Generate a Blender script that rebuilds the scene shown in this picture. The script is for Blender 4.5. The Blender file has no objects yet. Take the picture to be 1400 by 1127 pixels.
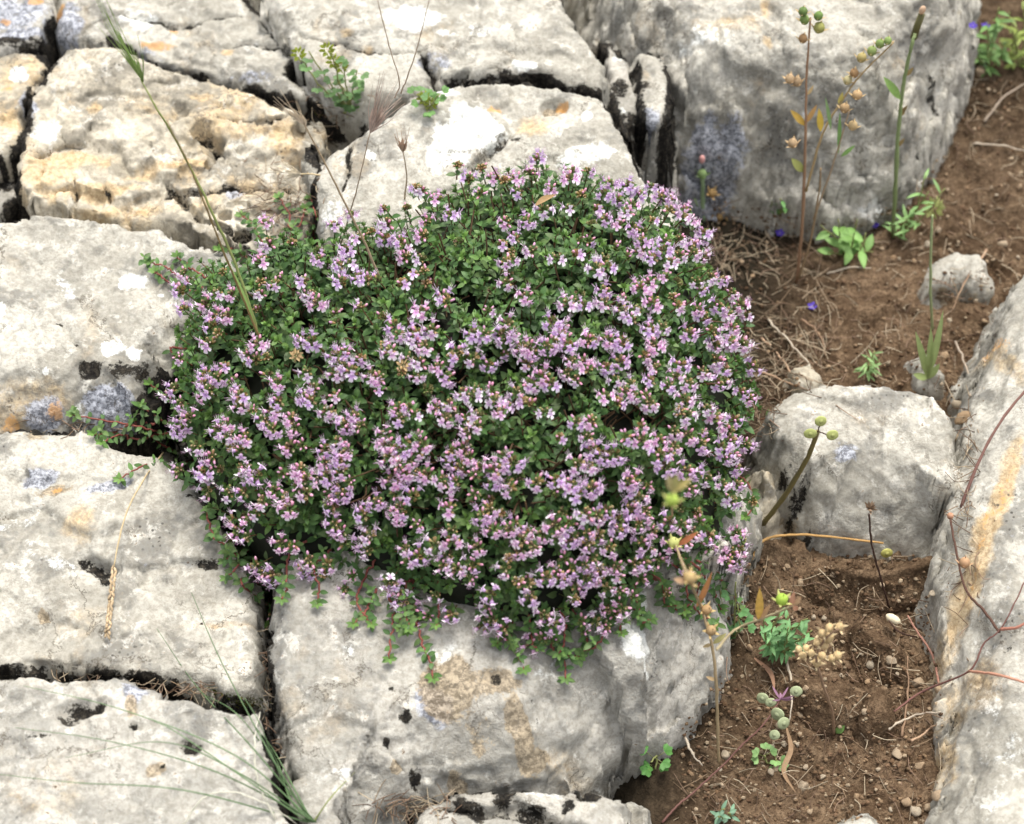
import bpy, math, random
import numpy as np
from mathutils import Vector, Matrix
from mathutils.bvhtree import BVHTree
random.seed(7); RNG = np.random.default_rng(11)
SC = bpy.context.scene; COL = SC.collection
# ------------------------------------------------------------------ camera
W, H, FPX = 1400.0, 1127.0, 2625.0
TH = math.radians(52); TGT = Vector((0, 0, 0.05)); DIST = 1.05
FWD = Vector((0, math.cos(TH), -math.sin(TH))); UPV = Vector((0, math.sin(TH), math.cos(TH))); CAM = TGT - FWD*DIST
cd = bpy.data.cameras.new('camera'); co = bpy.data.objects.new('camera', cd); COL.objects.link(co)
co.location = CAM; co.rotation_euler = (math.radians(90)-TH, 0, 0)
cd.sensor_width = 36; cd.lens = 36*FPX/W; cd.clip_start = .01; cd.clip_end = 200
cd.dof.use_dof = True; cd.dof.focus_distance = 1.0; cd.dof.aperture_fstop = 8.0
SC.camera = co
def ray(px, py):
    return (FWD + Vector((1, 0, 0))*((px-W/2)/FPX) + UPV*((H/2-py)/FPX)).normalized()
def Z(px, py, z=0.0):                 # point seen at a pixel, at height z
    d = ray(px, py); return CAM + d*((z-CAM.z)/d.z)
def V(px, py, Y):                     # point seen at a pixel, on the upright plane y = Y
    d = ray(px, py); return CAM + d*((Y-CAM.y)/d.y)
# ------------------------------------------------------------------ numpy noise
def _h(ix, iy, iz, seed):
    n = (ix.astype(np.int64)*374761393 + iy.astype(np.int64)*668265263 + iz.astype(np.int64)*2147483647 + seed*974634777) & 0xffffffff
    n = ((n ^ (n >> 13))*1274126177) & 0xffffffff
    n = ((n ^ (n >> 16))*2246822519) & 0xffffffff
    return ((n ^ (n >> 15)) & 0xffffff)/float(0xffffff)
def vn(x, y, z, seed=0):
    x0, y0, z0 = np.floor(x), np.floor(y), np.floor(z); fx, fy, fz = x-x0, y-y0, z-z0
    q = lambda t: t*t*t*(t*(t*6-15)+10)
    u, v, w = q(fx), q(fy), q(fz); r = 0
    for dx in (0, 1):
        for dy in (0, 1):
            for dz in (0, 1):
                r = r + _h(x0+dx, y0+dy, z0+dz, seed)*(u if dx else 1-u)*(v if dy else 1-v)*(w if dz else 1-w)
    return r*2-1
def fbm(x, y, z, f, o=4, g=.5, seed=0, ridge=False):
    s = 0; a = 1; t = 0; x, y, z = x*f, y*f, z*f
    for i in range(o):
        n = vn(x, y, z, seed+i*17); n = (1-2*np.abs(n)) if ridge else n
        s = s+n*a; t += a; a *= g
        x, y, z = (x*1.6+y*1.2)+3.1, (y*1.6-x*1.2)+7.7, z*2.03+1.3
    return s/t
def facets(x, y, f, seed=0, tilt=1.0):     # chipped flat facets
    x, y = x*f, y*f; ix, iy = np.floor(x), np.floor(y); z0 = ix*0
    bd = np.full(x.shape, 9.); bv = np.zeros(x.shape)
    for dx in (-1, 0, 1):
        for dy in (-1, 0, 1):
            jx, jy = ix+dx, iy+dy
            cx = jx+_h(jx, jy, z0, seed); cy = jy+_h(jx, jy, z0, seed+5)
            gx = _h(jx, jy, z0, seed+9)*2-1; gy = _h(jx, jy, z0, seed+13)*2-1; c = _h(jx, jy, z0, seed+21)*2-1
            d = (x-cx)**2+(y-cy)**2; m = d < bd
            bd = np.where(m, d, bd); bv = np.where(m, (gx*(x-cx)+gy*(y-cy))*tilt+c*.35, bv)
    return bv
def sstep(a, b, x):
    t = np.clip((x-a)/(b-a), 0, 1); return t*t*(3-2*t)
# ------------------------------------------------------------------ tagging / linking
def tag(o, label=None, cat=None, group=None, kind=None):
    if label: o['label'] = label
    if cat: o['category'] = cat
    if group: o['group'] = group
    if kind: o['kind'] = kind
    return o
def empty(name, loc, label, cat, group=None):
    o = bpy.data.objects.new(name, None); o.empty_display_size = .01; COL.objects.link(o); o.location = loc
    return tag(o, label, cat, group)
def link(name, me, parent=None, loc=None):
    o = bpy.data.objects.new(name, me); COL.objects.link(o)
    if loc is not None: o.location = loc
    if parent: o.parent = parent
    return o
class MB:                                # mesh builder: vertices, faces, material index, vertex colour
    def __init__(s): s.v = []; s.f = []; s.mi = []; s.c = []; s.n = 0
    def add(s, vs, fs, col=(1, 1, 1), mi=0):
        vs = np.asarray(vs, float); k = len(vs); s.v.append(vs)
        c = np.asarray(col, float)
        if c.ndim == 1: c = np.tile(c[:3], (k, 1))
        s.c.append(c[:, :3]); n = s.n
        s.f += [tuple(i+n for i in f) for f in fs]; s.mi += [mi]*len(fs); s.n += k
    def join(s, o, M=None, tint=None):
        a = np.concatenate(o.v); c = np.concatenate(o.c)
        if M is not None: M = np.array(M); a = a@M[:3, :3].T+M[:3, 3]
        if tint is not None: c = c*np.asarray(tint)
        n = s.n; s.v.append(a); s.c.append(c); s.f += [tuple(i+n for i in f) for f in o.f]; s.mi += o.mi; s.n += len(a)
    def mesh(s, name, mats, origin=None, smooth=True):
        a = np.concatenate(s.v)
        if origin is not None: a = a-np.array(origin)
        me = bpy.data.meshes.new(name); me.from_pydata(a.tolist(), [], s.f)
        for m in mats: me.materials.append(m)
        me.polygons.foreach_set('material_index', s.mi)
        me.polygons.foreach_set('use_smooth', [smooth]*len(s.f))
        ca = me.color_attributes.new('Col', 'FLOAT_COLOR', 'POINT')
        c = np.concatenate(s.c); ca.data.foreach_set('color', np.hstack([c, np.ones((len(c), 1))]).astype(np.float32).ravel())
        me.update(); return me
    def obj(s, name, mats, parent=None, origin=None, smooth=True):
        if not isinstance(mats, (list, tuple)): mats = [mats]
        me = s.mesh(name, mats, origin, smooth); o = link(name, me, parent)
        if parent: o.location = (0, 0, 0) if origin is None else Vector(origin)-parent.location
        elif origin is not None: o.location = origin
        return o
# children are built in world space: give the parent's location as origin
def part(mb, name, mats, parent, smooth=True):
    if not isinstance(mats, (list, tuple)): mats = [mats]
    base = parent; loc = Vector((0, 0, 0))
    while base: loc = loc+base.location; base = base.parent
    me = mb.mesh(name, mats, loc, smooth); return link(name, me, parent)
def frame(d, up=Vector((0, 0, 1))):
    d = Vector(d).normalized(); r = d.cross(up)
    if r.length < 1e-3: r = d.cross(Vector((1, 0, 0)))
    r.normalize(); return d, r, r.cross(d).normalized()
def tube(mb, pts, r0, r1, n=6, col=(1, 1, 1), mi=0, wob=0, cap=True):
    P = [Vector(p) for p in pts]
    vs = []; m = len(P)
    for i, p in enumerate(P):
        d = (P[min(i+1, m-1)]-P[max(i-1, 0)])
        d, r, u = frame(d if d.length > 1e-9 else Vector((0, 0, 1)), Vector((.13, .2, 1)))
        t = i/max(m-1, 1); rad = (r0+(r1-r0)*t)*(1+wob*random.uniform(-1, 1))
        for k in range(n):
            a = 2*math.pi*k/n; vs.append(p+r*(rad*math.cos(a))+u*(rad*math.sin(a)))
    fs = [(i*n+k, i*n+(k+1) % n, (i+1)*n+(k+1) % n, (i+1)*n+k) for i in range(m-1) for k in range(n)]
    if cap: fs += [tuple(range(n))[::-1], tuple(range((m-1)*n, m*n))]
    mb.add(vs, fs, col, mi)
def spline(pts, n=8, jit=0):              # Catmull-Rom through the points
    P = [Vector(p) for p in pts]; P = [P[0]*2-P[1]]+P+[P[-1]*2-P[-2]]; out = []
    for i in range(1, len(P)-2):
        a, b, c, d = P[i-1:i+3]
        for k in range(n):
            t = k/n; out.append(.5*((2*b)+(c-a)*t+(2*a-5*b+4*c-d)*t*t+(3*b-a-3*c+d)*t**3))
    out.append(P[-2])
    if jit: out = [out[0]]+[o+Vector([random.gauss(0, jit) for _ in range(3)]) for o in out[1:-1]]+[out[-1]]
    return out
def leaf(mb, base, d, nrm, L, w, col, mi=0, curl=.25, fold=.2, n=4, tipw=.0, peak=.45):
    d, r, u = frame(d, nrm); base = Vector(base); vs = []
    c = np.array(col, float); cc = []
    for i in range(n+1):
        t = i/n; ww = w*.5*(math.sin(math.pi*min(t/peak*.5, .5+(t-peak)/(1-peak)*.5 if t > peak else 9))**.8 if 0 < t < 1 else (.12 if t == 0 else tipw))
        c0 = base+d*(L*t)-u*(curl*L*t*t)
        for s in (-1, 0, 1):
            vs.append(c0+r*(s*ww)+u*(abs(s)*fold*ww)); cc.append(c*(1.0 if s else 1.12))
    fs = [(i*3+k, i*3+k+1, (i+1)*3+k+1, (i+1)*3+k) for i in range(n) for k in (0, 1)]
    mb.add(vs, fs, cc, mi)
def blob(mb, c, rx, ry, rz, axis=(0, 0, 1), nu=8, nv=5, col=(1, 1, 1), mi=0, jit=0, up=Vector((0, 1, .1))):
    d, r, u = frame(axis, up); c = Vector(c); vs = [c-d*rz]
    for j in range(1, nv):
        a = math.pi*j/nv
        for k in range(nu):
            b = 2*math.pi*k/nu; q = 1+random.uniform(-jit, jit)
            vs.append(c-d*(rz*math.cos(a))+r*(rx*q*math.sin(a)*math.cos(b))+u*(ry*q*math.sin(a)*math.sin(b)))
    vs.append(c+d*rz); m = len(vs)-1
    fs = [(0, 1+(k+1) % nu, 1+k) for k in range(nu)]
    fs += [(1+j*nu+k, 1+j*nu+(k+1) % nu, 1+(j+1)*nu+(k+1) % nu, 1+(j+1)*nu+k) for j in range(nv-2) for k in range(nu)]
    fs += [(m, 1+(nv-2)*nu+k, 1+(nv-2)*nu+(k+1) % nu) for k in range(nu)]
    mb.add(vs, fs, col, mi)
# ------------------------------------------------------------------ materials
class NT:
    def __init__(s, name):
        s.m = bpy.data.materials.new(name); s.m.use_nodes = True; s.t = s.m.node_tree; s.t.nodes.clear()
        s.out = s.n('ShaderNodeOutputMaterial')
    def n(s, typ, inp=None, **kw):
        nd = s.t.nodes.new(typ)
        for k, v in kw.items(): setattr(nd, k, v)
        for k, v in (inp or {}).items(): s.set(nd.inputs[k], v)
        return nd
    def set(s, sock, v):
        if isinstance(v, bpy.types.NodeSocket): s.t.links.new(v, sock)
        elif isinstance(v, (tuple, list)) and len(v) == 3 and len(getattr(sock, 'default_value', (0, 0, 0))) == 4: sock.default_value = (*v, 1)
        else: sock.default_value = v
    def noise(s, co, scale, detail=4, rough=.55, dist=0, out='Fac'):
        return s.n('ShaderNodeTexNoise', {'Vector': co, 'Scale': scale, 'Detail': detail, 'Roughness': rough, 'Distortion': dist}).outputs[out]
    def vor(s, co, scale, out='Distance', **kw):
        return s.n('ShaderNodeTexVoronoi', {'Vector': co, 'Scale': scale}, **kw).outputs[out]
    def ramp(s, f, a, b, c=0., d=1.):
        return s.n('ShaderNodeMapRange', {'Value': f, 'From Min': a, 'From Max': b, 'To Min': c, 'To Max': d}, interpolation_type='SMOOTHSTEP').outputs[0]
    def mix(s, f, a, b, mode='MIX'):
        nd = s.n('ShaderNodeMix', data_type='RGBA', blend_type=mode); s.set(nd.inputs[0], f); s.set(nd.inputs[6], a); s.set(nd.inputs[7], b); return nd.outputs[2]
    def math(s, op, a, b=0., c=None):
        nd = s.n('ShaderNodeMath', operation=op); s.set(nd.inputs[0], a); s.set(nd.inputs[1], b)
        if c is not None: s.set(nd.inputs[2], c)
        return nd.outputs[0]
    def done(s, col, rough=.8, bump=None, bstr=.5, bdist=.001, spec=.3, sss=None, trans=0.):
        p = s.n('ShaderNodeBsdfPrincipled', {'Base Color': col, 'Roughness': rough, 'Specular IOR Level': spec})
        if bump is not None:
            b = s.n('ShaderNodeBump', {'Height': bump, 'Strength': bstr, 'Distance': bdist}); s.set(p.inputs['Normal'], b.outputs[0])
        sh = p.outputs[0]
        if trans:
            t = s.n('ShaderNodeBsdfTranslucent', {'Color': col}); mx = s.n('ShaderNodeMixShader', {0: trans}); s.t.links.new(sh, mx.inputs[1]); s.t.links.new(t.outputs[0], mx.inputs[2]); sh = mx.outputs[0]
        s.t.links.new(sh, s.out.inputs[0]); return s.m
def co_(t): return t.n('ShaderNodeTexCoord').outputs['Object']
def attr(t, name): return t.n('ShaderNodeVertexColor', layer_name=name).outputs[0]
def rock_mat(name, c1, c2, warm=.35, seed=0.0, speck=.5):
    t = NT(name); o = co_(t)
    off = t.n('ShaderNodeVectorMath', {0: o, 1: (seed, seed*.7, seed*1.3)}, operation='ADD').outputs[0]
    S = lambda c: t.n('ShaderNodeSeparateColor', {0: c}).outputs
    n1 = S(t.noise(off, 17, 5, .66, .5, 'Color')); n2c = t.noise(off, 80, 5, .7, .3, 'Color'); n2 = S(n2c)
    mid = t.noise(off, 62, 5, .7, .2); fine = t.noise(off, 360, 4, .76)
    A = S(attr(t, 'A')); B = S(attr(t, 'B'))
    col = t.mix(t.ramp(n1[0], .40, .60), c1, c2)
    col = t.mix(t.ramp(t.math('MULTIPLY_ADD', n2[0], .5, n1[1]), .76, .9, 0, .8), col, tuple(x*.50*k for x, k in zip(c1, (.97, 1., 1.06))))
    wm = t.ramp(t.math('MULTIPLY_ADD', n2[1], .45, n1[2]), .84-.16*warm, 1.04-.16*warm, 0, .22+.55*warm)
    col = t.mix(wm, col, t.mix(fine, (.44, .29, .13), (.72, .56, .34)))
    col = t.mix(t.ramp(n2[2], .54, .66, 0, .55), col, (.80, .785, .72))
    col = t.mix(t.ramp(fine, .60, .36, .0, .48), col, (.19, .17, .135))
    br = [t.math('MULTIPLY_ADD', t.math('SUBTRACT', n2[k], .5), 2.2, t.math('MULTIPLY', t.math('SUBTRACT', fine, .5), .9)) for k in (0, 1, 2)]
    br.append(t.math('MULTIPLY_ADD', t.math('SUBTRACT', n2[2], .5), 2.6, t.math('MULTIPLY', t.math('SUBTRACT', fine, .5), 2.6)))
    def m(ch, k, lo, hi, amt=1.): return t.ramp(t.math('ADD', ch, br[k]), lo, hi, 0, amt)
    col = t.mix(m(A[0], 0, .25, 1.25, .62), col, t.mix(t.ramp(fine, .35, .65), (.40, .25, .10), (.66, .50, .28)))
    col = t.mix(m(B[0], 1, .35, .75, .85), col, t.mix(t.ramp(fine, .4, .6), (.12, .13, .16), (.46, .48, .54)))
    col = t.mix(m(B[1], 2, .40, .62, .8), col, t.mix(t.ramp(fine, .42, .62), (.17, .13, .08), (.44, .355, .24)))
    col = t.mix(m(A[2], 0, .52, .95, .9), col, t.mix(t.ramp(fine, .35, .6), (.50, .51, .48), (.78, .79, .76)))
    col = t.mix(m(B[2], 3, .45, 1.0, .7), col, t.mix(fine, (.45, .17, .03), (.62, .36, .10)))
    wv = t.n('ShaderNodeVectorMath', {0: n2c, 1: (.5, .5, .5)}, operation='SUBTRACT').outputs[0]
    wv = t.n('ShaderNodeVectorMath', {0: wv, 1: (.035, .035, .035), 2: off}, operation='MULTIPLY_ADD').outputs[0]
    ck = t.ramp(t.vor(wv, 17, feature='DISTANCE_TO_EDGE'), .014, .004); ck = t.math('MULTIPLY', ck, t.ramp(n1[2], .50, .58, 0, .8)); col = t.mix(ck, col, (.10, .085, .065))
    sp = t.math('MULTIPLY', t.ramp(t.vor(off, 330), .32, .16), t.ramp(n1[1], .60-.14*speck, .72-.12*speck))
    col = t.mix(t.math('MULTIPLY', sp, .85), col, (.05, .045, .04))
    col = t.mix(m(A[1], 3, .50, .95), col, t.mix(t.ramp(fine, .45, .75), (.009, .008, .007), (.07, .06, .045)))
    h = t.math('MULTIPLY', t.math('MULTIPLY_ADD', fine, .62, mid), t.ramp(t.noise(off, 21, 2, .5), .38, .62, .25, 1.15))
    return t.done(col, .88, h, .7, .0032, .2)
def leafy(name, rough=.5, spec=.35, trans=.22, sc=400, amp=.25):
    t = NT(name); c = attr(t, 'Col'); n = t.noise(co_(t), sc, 3)
    col = t.mix(1., c, t.mix(n, (1-amp,)*3, (1+amp,)*3), 'MULTIPLY')
    return t.done(col, rough, n, .3, .0004, spec, trans=trans)
M_ROCK = {
 'pale': rock_mat('pale_limestone', (.345, .33, .285), (.52, .50, .44), .25, 0., .3),
 'warm': rock_mat('warm_limestone', (.40, .36, .28), (.59, .54, .44), .75, 4.1, .2),
 'grey': rock_mat('grey_limestone', (.325, .315, .28), (.49, .47, .42), .15, 8.3, .4),
 'dark': rock_mat('weathered_limestone', (.22, .215, .19), (.44, .42, .375), .25, 12.7, .8),
}
def soil_mat():
    t = NT('brown_soil'); o = co_(t)
    a = t.noise(o, 10, 5, .65, .5); b = t.noise(o, 120, 5, .7); c = t.noise(o, 600, 3, .65)
    col = t.mix(t.ramp(a, .38, .62), (.078, .049, .028), (.175, .117, .072))
    col = t.mix(t.ramp(b, .42, .68), col, (.23, .16, .10)); col = t.mix(t.ramp(c, .4, .65, 0, .6), col, (.045, .027, .016))
    h = t.math('MULTIPLY_ADD', c, .5, b)
    gap_shade = t.n('ShaderNodeSeparateColor', {0: attr(t, 'A')}).outputs[0]
    col = t.mix(gap_shade, col, (.022, .018, .012))  # crevice shade painted in as a near-black soil colour
    return t.done(col, .95, h, .9, .0035, .1)
M_SOIL = soil_mat()
M_LEAF = leafy('thyme_leaf'); M_STEM = leafy('woody_stem', .7, .2, 0, 300, .3)
M_PETAL = leafy('lilac_petal', .6, .2, .25, 900, .06); M_DRY = leafy('dry_plant', .75, .15, .1, 500, .3)
M_GREEN = leafy('fresh_leaf', .5, .3, .25, 350, .2); M_CALYX = leafy('calyx', .7, .2, .12, 700, .25)
M_STONE = None
def stone_mat():
    t = NT('pebble_stone'); o = co_(t); n = t.noise(o, 200, 5, .65)
    inf = t.n('ShaderNodeObjectInfo').outputs['Random']
    c = t.mix(inf, (.50, .44, .34), (.42, .28, .16)); c = t.mix(t.ramp(n, .4, .7, 0, .7), c, (.24, .17, .11))
    return t.done(c, .9, n, .6, .0015, .2)
M_STONE = stone_mat()
# ------------------------------------------------------------------ rocks
def poly_sd(x, y, poly):                # signed distance (inside > 0), nearest edge's outward normal y
    best = np.full(x.shape, 1e9); ny = np.zeros(x.shape); nx = np.zeros(x.shape); inside = np.zeros(x.shape, bool); n = len(poly)
    area = sum(poly[i][0]*poly[(i+1) % n][1]-poly[(i+1) % n][0]*poly[i][1] for i in range(n))
    for i in range(n):
        ax, ay = poly[i]; bx, by = poly[(i+1) % n]; ex, ey = bx-ax, by-ay; L2 = ex*ex+ey*ey+1e-12
        t = np.clip(((x-ax)*ex+(y-ay)*ey)/L2, 0, 1); d = np.hypot(x-ax-ex*t, y-ay-ey*t)
        m = d < best; best = np.where(m, d, best); nn = (-ex if area > 0 else ex)/math.sqrt(L2)
        ny = np.where(m, nn, ny); nx = np.where(m, (ey if area > 0 else -ey)/math.sqrt(L2), nx)
        c = ((ay > y) != (by > y)) & (x < (bx-ax)*(y-ay)/(by-ay+1e-15)+ax); inside ^= c
    return np.where(inside, best, -best), np.stack([nx, ny])
def line_sd(x, y, pts):                # distance to a polyline, >0 on its right-hand side, plus end fade
    best = np.full(x.shape, 1e9); sg = np.ones(x.shape); ts = np.zeros(x.shape); n = len(pts)-1
    for i in range(n):
        ax, ay = pts[i]; bx, by = pts[i+1]; ex, ey = bx-ax, by-ay; L2 = ex*ex+ey*ey+1e-12
        t0 = ((x-ax)*ex+(y-ay)*ey)/L2; t = np.clip(t0, 0, 1); d = np.hypot(x-ax-ex*t, y-ay-ey*t); m = d < best
        best = np.where(m, d, best); sg = np.where(m, np.sign(-(ex*(y-ay)-ey*(x-ax))), sg); ts = np.where(m, (i+t)/n, ts)
    return best, sg, ts
ALLV, ALLF = [], []
CRUST_SHADE = [([(54, 62), (70, 84), (62, 110)], 14), ([(0, 72), (50, 66), (60, 50), (74, 20)], 10), ([(150, 50), (200, 78), (265, 100), (300, 108)], 10), ([(345, 116), (400, 140), (440, 150), (490, 150)], 22), ([(336, 0), (375, 45), (405, 80)], 14), ([(770, -20), (800, 30), (832, 70), (860, 70), (880, 70)], 16), ([(872, 90), (880, 130), (875, 180)], 12), ([(915, 80), (920, 120), (912, 180), (930, 230)], 14), ([(600, 118), (660, 100), (740, 98), (800, 118), (835, 126)], 11), ([(836, 130), (860, 190), (890, 240), (920, 270)], 16),
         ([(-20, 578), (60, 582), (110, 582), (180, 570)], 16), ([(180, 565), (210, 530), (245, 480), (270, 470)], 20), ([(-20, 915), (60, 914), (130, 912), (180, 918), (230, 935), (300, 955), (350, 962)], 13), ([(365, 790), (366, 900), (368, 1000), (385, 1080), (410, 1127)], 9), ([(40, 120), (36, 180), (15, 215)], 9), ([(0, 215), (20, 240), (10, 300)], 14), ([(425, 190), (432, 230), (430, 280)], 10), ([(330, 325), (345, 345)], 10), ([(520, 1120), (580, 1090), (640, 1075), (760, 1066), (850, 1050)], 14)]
def grid_mesh(X, Y, Zv, keep):
    ny, nx = X.shape; idx = np.arange(ny*nx).reshape(ny, nx)
    q = np.stack([idx[:-1, :-1], idx[:-1, 1:], idx[1:, 1:], idx[1:, :-1]], -1).reshape(-1, 4)
    kf = keep.ravel()[q].all(1); q = q[kf]; used = np.unique(q); rm = -np.ones(ny*nx, int); rm[used] = np.arange(len(used))
    return used, rm[q]
def np_mesh(name, v, q, mats, layers=None):
    me = bpy.data.meshes.new(name); me.vertices.add(len(v)); me.vertices.foreach_set('co', v.astype(np.float32).ravel())
    me.loops.add(q.size); me.loops.foreach_set('vertex_index', q.ravel().astype(np.int32))
    me.polygons.add(len(q)); me.polygons.foreach_set('loop_start', np.arange(0, q.size, q.shape[1], dtype=np.int32))
    me.update(calc_edges=True); me.polygons.foreach_set('use_smooth', np.ones(len(q), bool))
    for m in mats: me.materials.append(m)
    for k, c in (layers or {}).items():
        ca = me.color_attributes.new(k, 'FLOAT_COLOR', 'POINT'); ca.data.foreach_set('color', np.hstack([c, np.ones((len(c), 1))]).astype(np.float32).ravel())
    me.validate(); return me
def normals(v, q):
    n = np.cross(v[q[:, 2]]-v[q[:, 0]], v[q[:, 3]]-v[q[:, 1]]); o = np.zeros_like(v)
    for k in range(4): np.add.at(o, q[:, k], n)
    return o/(np.linalg.norm(o, axis=1, keepdims=True)+1e-12)
def rock(name, label, mat, z, pts, tilt=(0, 0), rr=.018, rz=.014, rrf=None, rzf=None, slope=8., n1=.004, n2=.0016, nf=.0022, ff=40, feats=(), masks=(), seed=1, cell=.0013, edge=.003, bottom=-.06, cat='rock', group='limestone rocks', nd=.0012, fd=(0, -1), pw=1.7):
    big = rrf is not None; rrf = rrf or rr; rzf = rzf or rz
    poly = [tuple(Z(p[0], p[1], p[2] if len(p) > 2 else z).xy) for p in pts]
    cx, cy = sum(p[0] for p in poly)/len(poly), sum(p[1] for p in poly)/len(poly)
    def PL(px, py):
        d = ray(px, py); o = CAM; n = Vector((-tilt[0], -tilt[1], 1)); c = Vector((cx, cy, z)); return o+d*((c-o).dot(n)/d.dot(n))
    cx0, cy0 = cx, cy
    poly = [tuple((Z(p[0], p[1], p[2]) if len(p) > 2 else PL(p[0], p[1])).xy) for p in pts]
    cx = sum(p[0] for p in poly)/len(poly); cy = sum(p[1] for p in poly)/len(poly)
    mg = (z-bottom)/slope+.006
    x0, x1 = min(p[0] for p in poly)-mg, max(p[0] for p in poly)+mg; y0, y1 = min(p[1] for p in poly)-mg, max(p[1] for p in poly)+mg
    X, Y = np.meshgrid(np.arange(x0, x1, cell), np.arange(y0, y1, cell)); O = np.zeros_like(X)+seed*.37
    rr, rz = (rr*.5, rz*.55) if rr <= .016 and z > .05 else (rr, rz)
    if not big: rrf, rzf = rr, rz
    def prof(d, ny):
        f = sstep(.2, .9, ny[0]*fd[0]+ny[1]*fd[1]); R = rr+(rrf-rr)*f; RZ = rz+(rzf-rz)*f; u = np.clip(1-d/R, 0, 1)
        return RZ*u**1.9+np.maximum(-d, 0)*slope
    d0, ny = poly_sd(X, Y, poly); O3 = O-np.minimum(prof(d0, ny), z+.03)*1.1     # first pass gives the height, so the roughness is solid, not combed
    wx = fbm(X, Y, O3, 45, 3, .5, seed)*edge; wy = fbm(X, Y, O3, 45, 3, .5, seed+50)*edge
    d, ny = poly_sd(X+wx, Y+wy, poly); d = d+fbm(X, Y, O3, 130, 3, .6, seed+3)*edge*.5+facets(X+wx+O3*.7, Y+wy-O3, 55, seed+91, .9)*edge*.9
    drop = prof(d, ny)
    wp = lambda px, py: tuple(PL(px, py).xy)
    h = z+tilt[0]*(X-cx0)+tilt[1]*(Y-cy0)-drop
    inn = sstep(-.002, .01, d)
    h = h+(fbm(X, Y, O3, 12, 3, .5, seed+7)*n1*1.3+fbm(X, Y, O3, 42, 4, .55, seed+8)*n2*1.6+facets(X+wx, Y+wy, ff, seed, .9)*nf+facets(X-wy, Y+wx, ff*2.6, seed+4, .9)*nf*.45)*(.35+.65*inn)
    A = np.zeros(X.shape+(3,)); B = np.zeros(X.shape+(3,))
    MK = {'ochre': (A, 0), 'black': (A, 1), 'white': (A, 2), 'blue': (B, 0), 'brown': (B, 1), 'orange': (B, 2)}
    wob = 1+fbm(X, Y, O, 70, 4, .6, seed+11)*.55; wx2 = fbm(X, Y, O, 90, 3, .6, seed+31)*.004; wy2 = fbm(X, Y, O, 90, 3, .6, seed+32)*.004
    for ft in feats:
        k = ft[0]
        if k == 'crack':                    # ('crack', pts, width, depth)
            dd, sg, ts = line_sd(X+wx2, Y+wy2, [wp(*p) for p in ft[1]]); wd = ft[2]*1.45*np.clip(wob, .35, 2)*(.35+.65*np.sin(math.pi*np.clip(ts, .04, .96))**.5)
            h = h-ft[3]*(1-sstep(.35, 1.15, dd/wd)); A[..., 1] = np.maximum(A[..., 1], (1-sstep(.3, 1.2, dd/wd))*(.95 if ft[3] > .0025 else .45))  # crack interior is painted black as well, standing in for its shade
        elif k == 'step':                   # ('step', pts, height, fade) far side stands above near side
            dd, sg, ts = line_sd(X+wx2*1.5, Y+wy2*1.5, [wp(*p) for p in ft[1]]); s = dd*sg
            h = h-(ft[2]*.8)*sstep(-.0008, .0022+abs(ft[2])*.12, s)*np.exp(-np.maximum(s, 0)/ft[3])*sstep(0, .12, ts)*sstep(1, .88, ts)
        elif k == 'pit':                    # ('pit', px, py, rx_px, ry_px, angle, depth)
            px, py = wp(ft[1], ft[2]); a = math.radians(ft[5]); sx, sy = ft[3]*.00042, ft[4]*.00052
            qx, qy = X+wx2-px, Y+wy2-py; ux, uy = (qx*math.cos(a)+qy*math.sin(a))/sx, (-qx*math.sin(a)+qy*math.cos(a))/sy
            h = h-ft[6]*(1-sstep(.55, 1.15, np.hypot(ux, uy)*wob))
    for mk in masks:                        # (kind, px, py, rx_px, ry_px, angle[, strength])
        px, py = wp(mk[1], mk[2]); a = math.radians(mk[5]); sx, sy = mk[3]*.00042, mk[4]*.00052
        qx, qy = X+wx2-px, Y+wy2-py; ux, uy = (qx*math.cos(a)+qy*math.sin(a))/sx, (-qx*math.sin(a)+qy*math.cos(a))/sy
        v = (1-sstep(.45, 1.4, np.hypot(ux, uy)))*1.2*(mk[6] if len(mk) > 6 else 1)
        T, c = MK[mk[0]]; T[..., c] = np.maximum(T[..., c], v)
    for pts_, w_ in CRUST_SHADE:                  # black crust along the joints, also painting in crevice shade
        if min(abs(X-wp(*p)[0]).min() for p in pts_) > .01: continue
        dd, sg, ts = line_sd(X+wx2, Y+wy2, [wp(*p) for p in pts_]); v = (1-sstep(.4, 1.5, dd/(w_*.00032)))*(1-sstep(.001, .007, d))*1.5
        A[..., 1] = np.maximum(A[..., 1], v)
    keep = h > bottom-.012
    used, q = grid_mesh(X, Y, h, keep)
    v = np.stack([X.ravel(), Y.ravel(), np.maximum(h.ravel(), bottom-.02)], 1)[used]
    N = normals(v, q)
    dv = fbm(v[:, 0], v[:, 1], v[:, 2]*1.6, 70, 4, .6, seed+60)*nd*1.6+fbm(v[:, 0], v[:, 1], v[:, 2], 260, 3, .6, seed+61, ridge=True)*nd*.6
    side = 1-np.clip(N[:, 2], 0, 1)
    dv = dv+fbm(v[:, 0], v[:, 1], v[:, 2]*2.5, 38, 3, .5, seed+62)*.006*side
    v = v+N*dv[:, None]
    ALLV.append(v); ALLF.append(q)
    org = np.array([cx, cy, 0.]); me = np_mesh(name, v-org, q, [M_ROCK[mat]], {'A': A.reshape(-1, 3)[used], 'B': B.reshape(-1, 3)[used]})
    return tag(link(name, me, None, org), label, cat, group)
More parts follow.
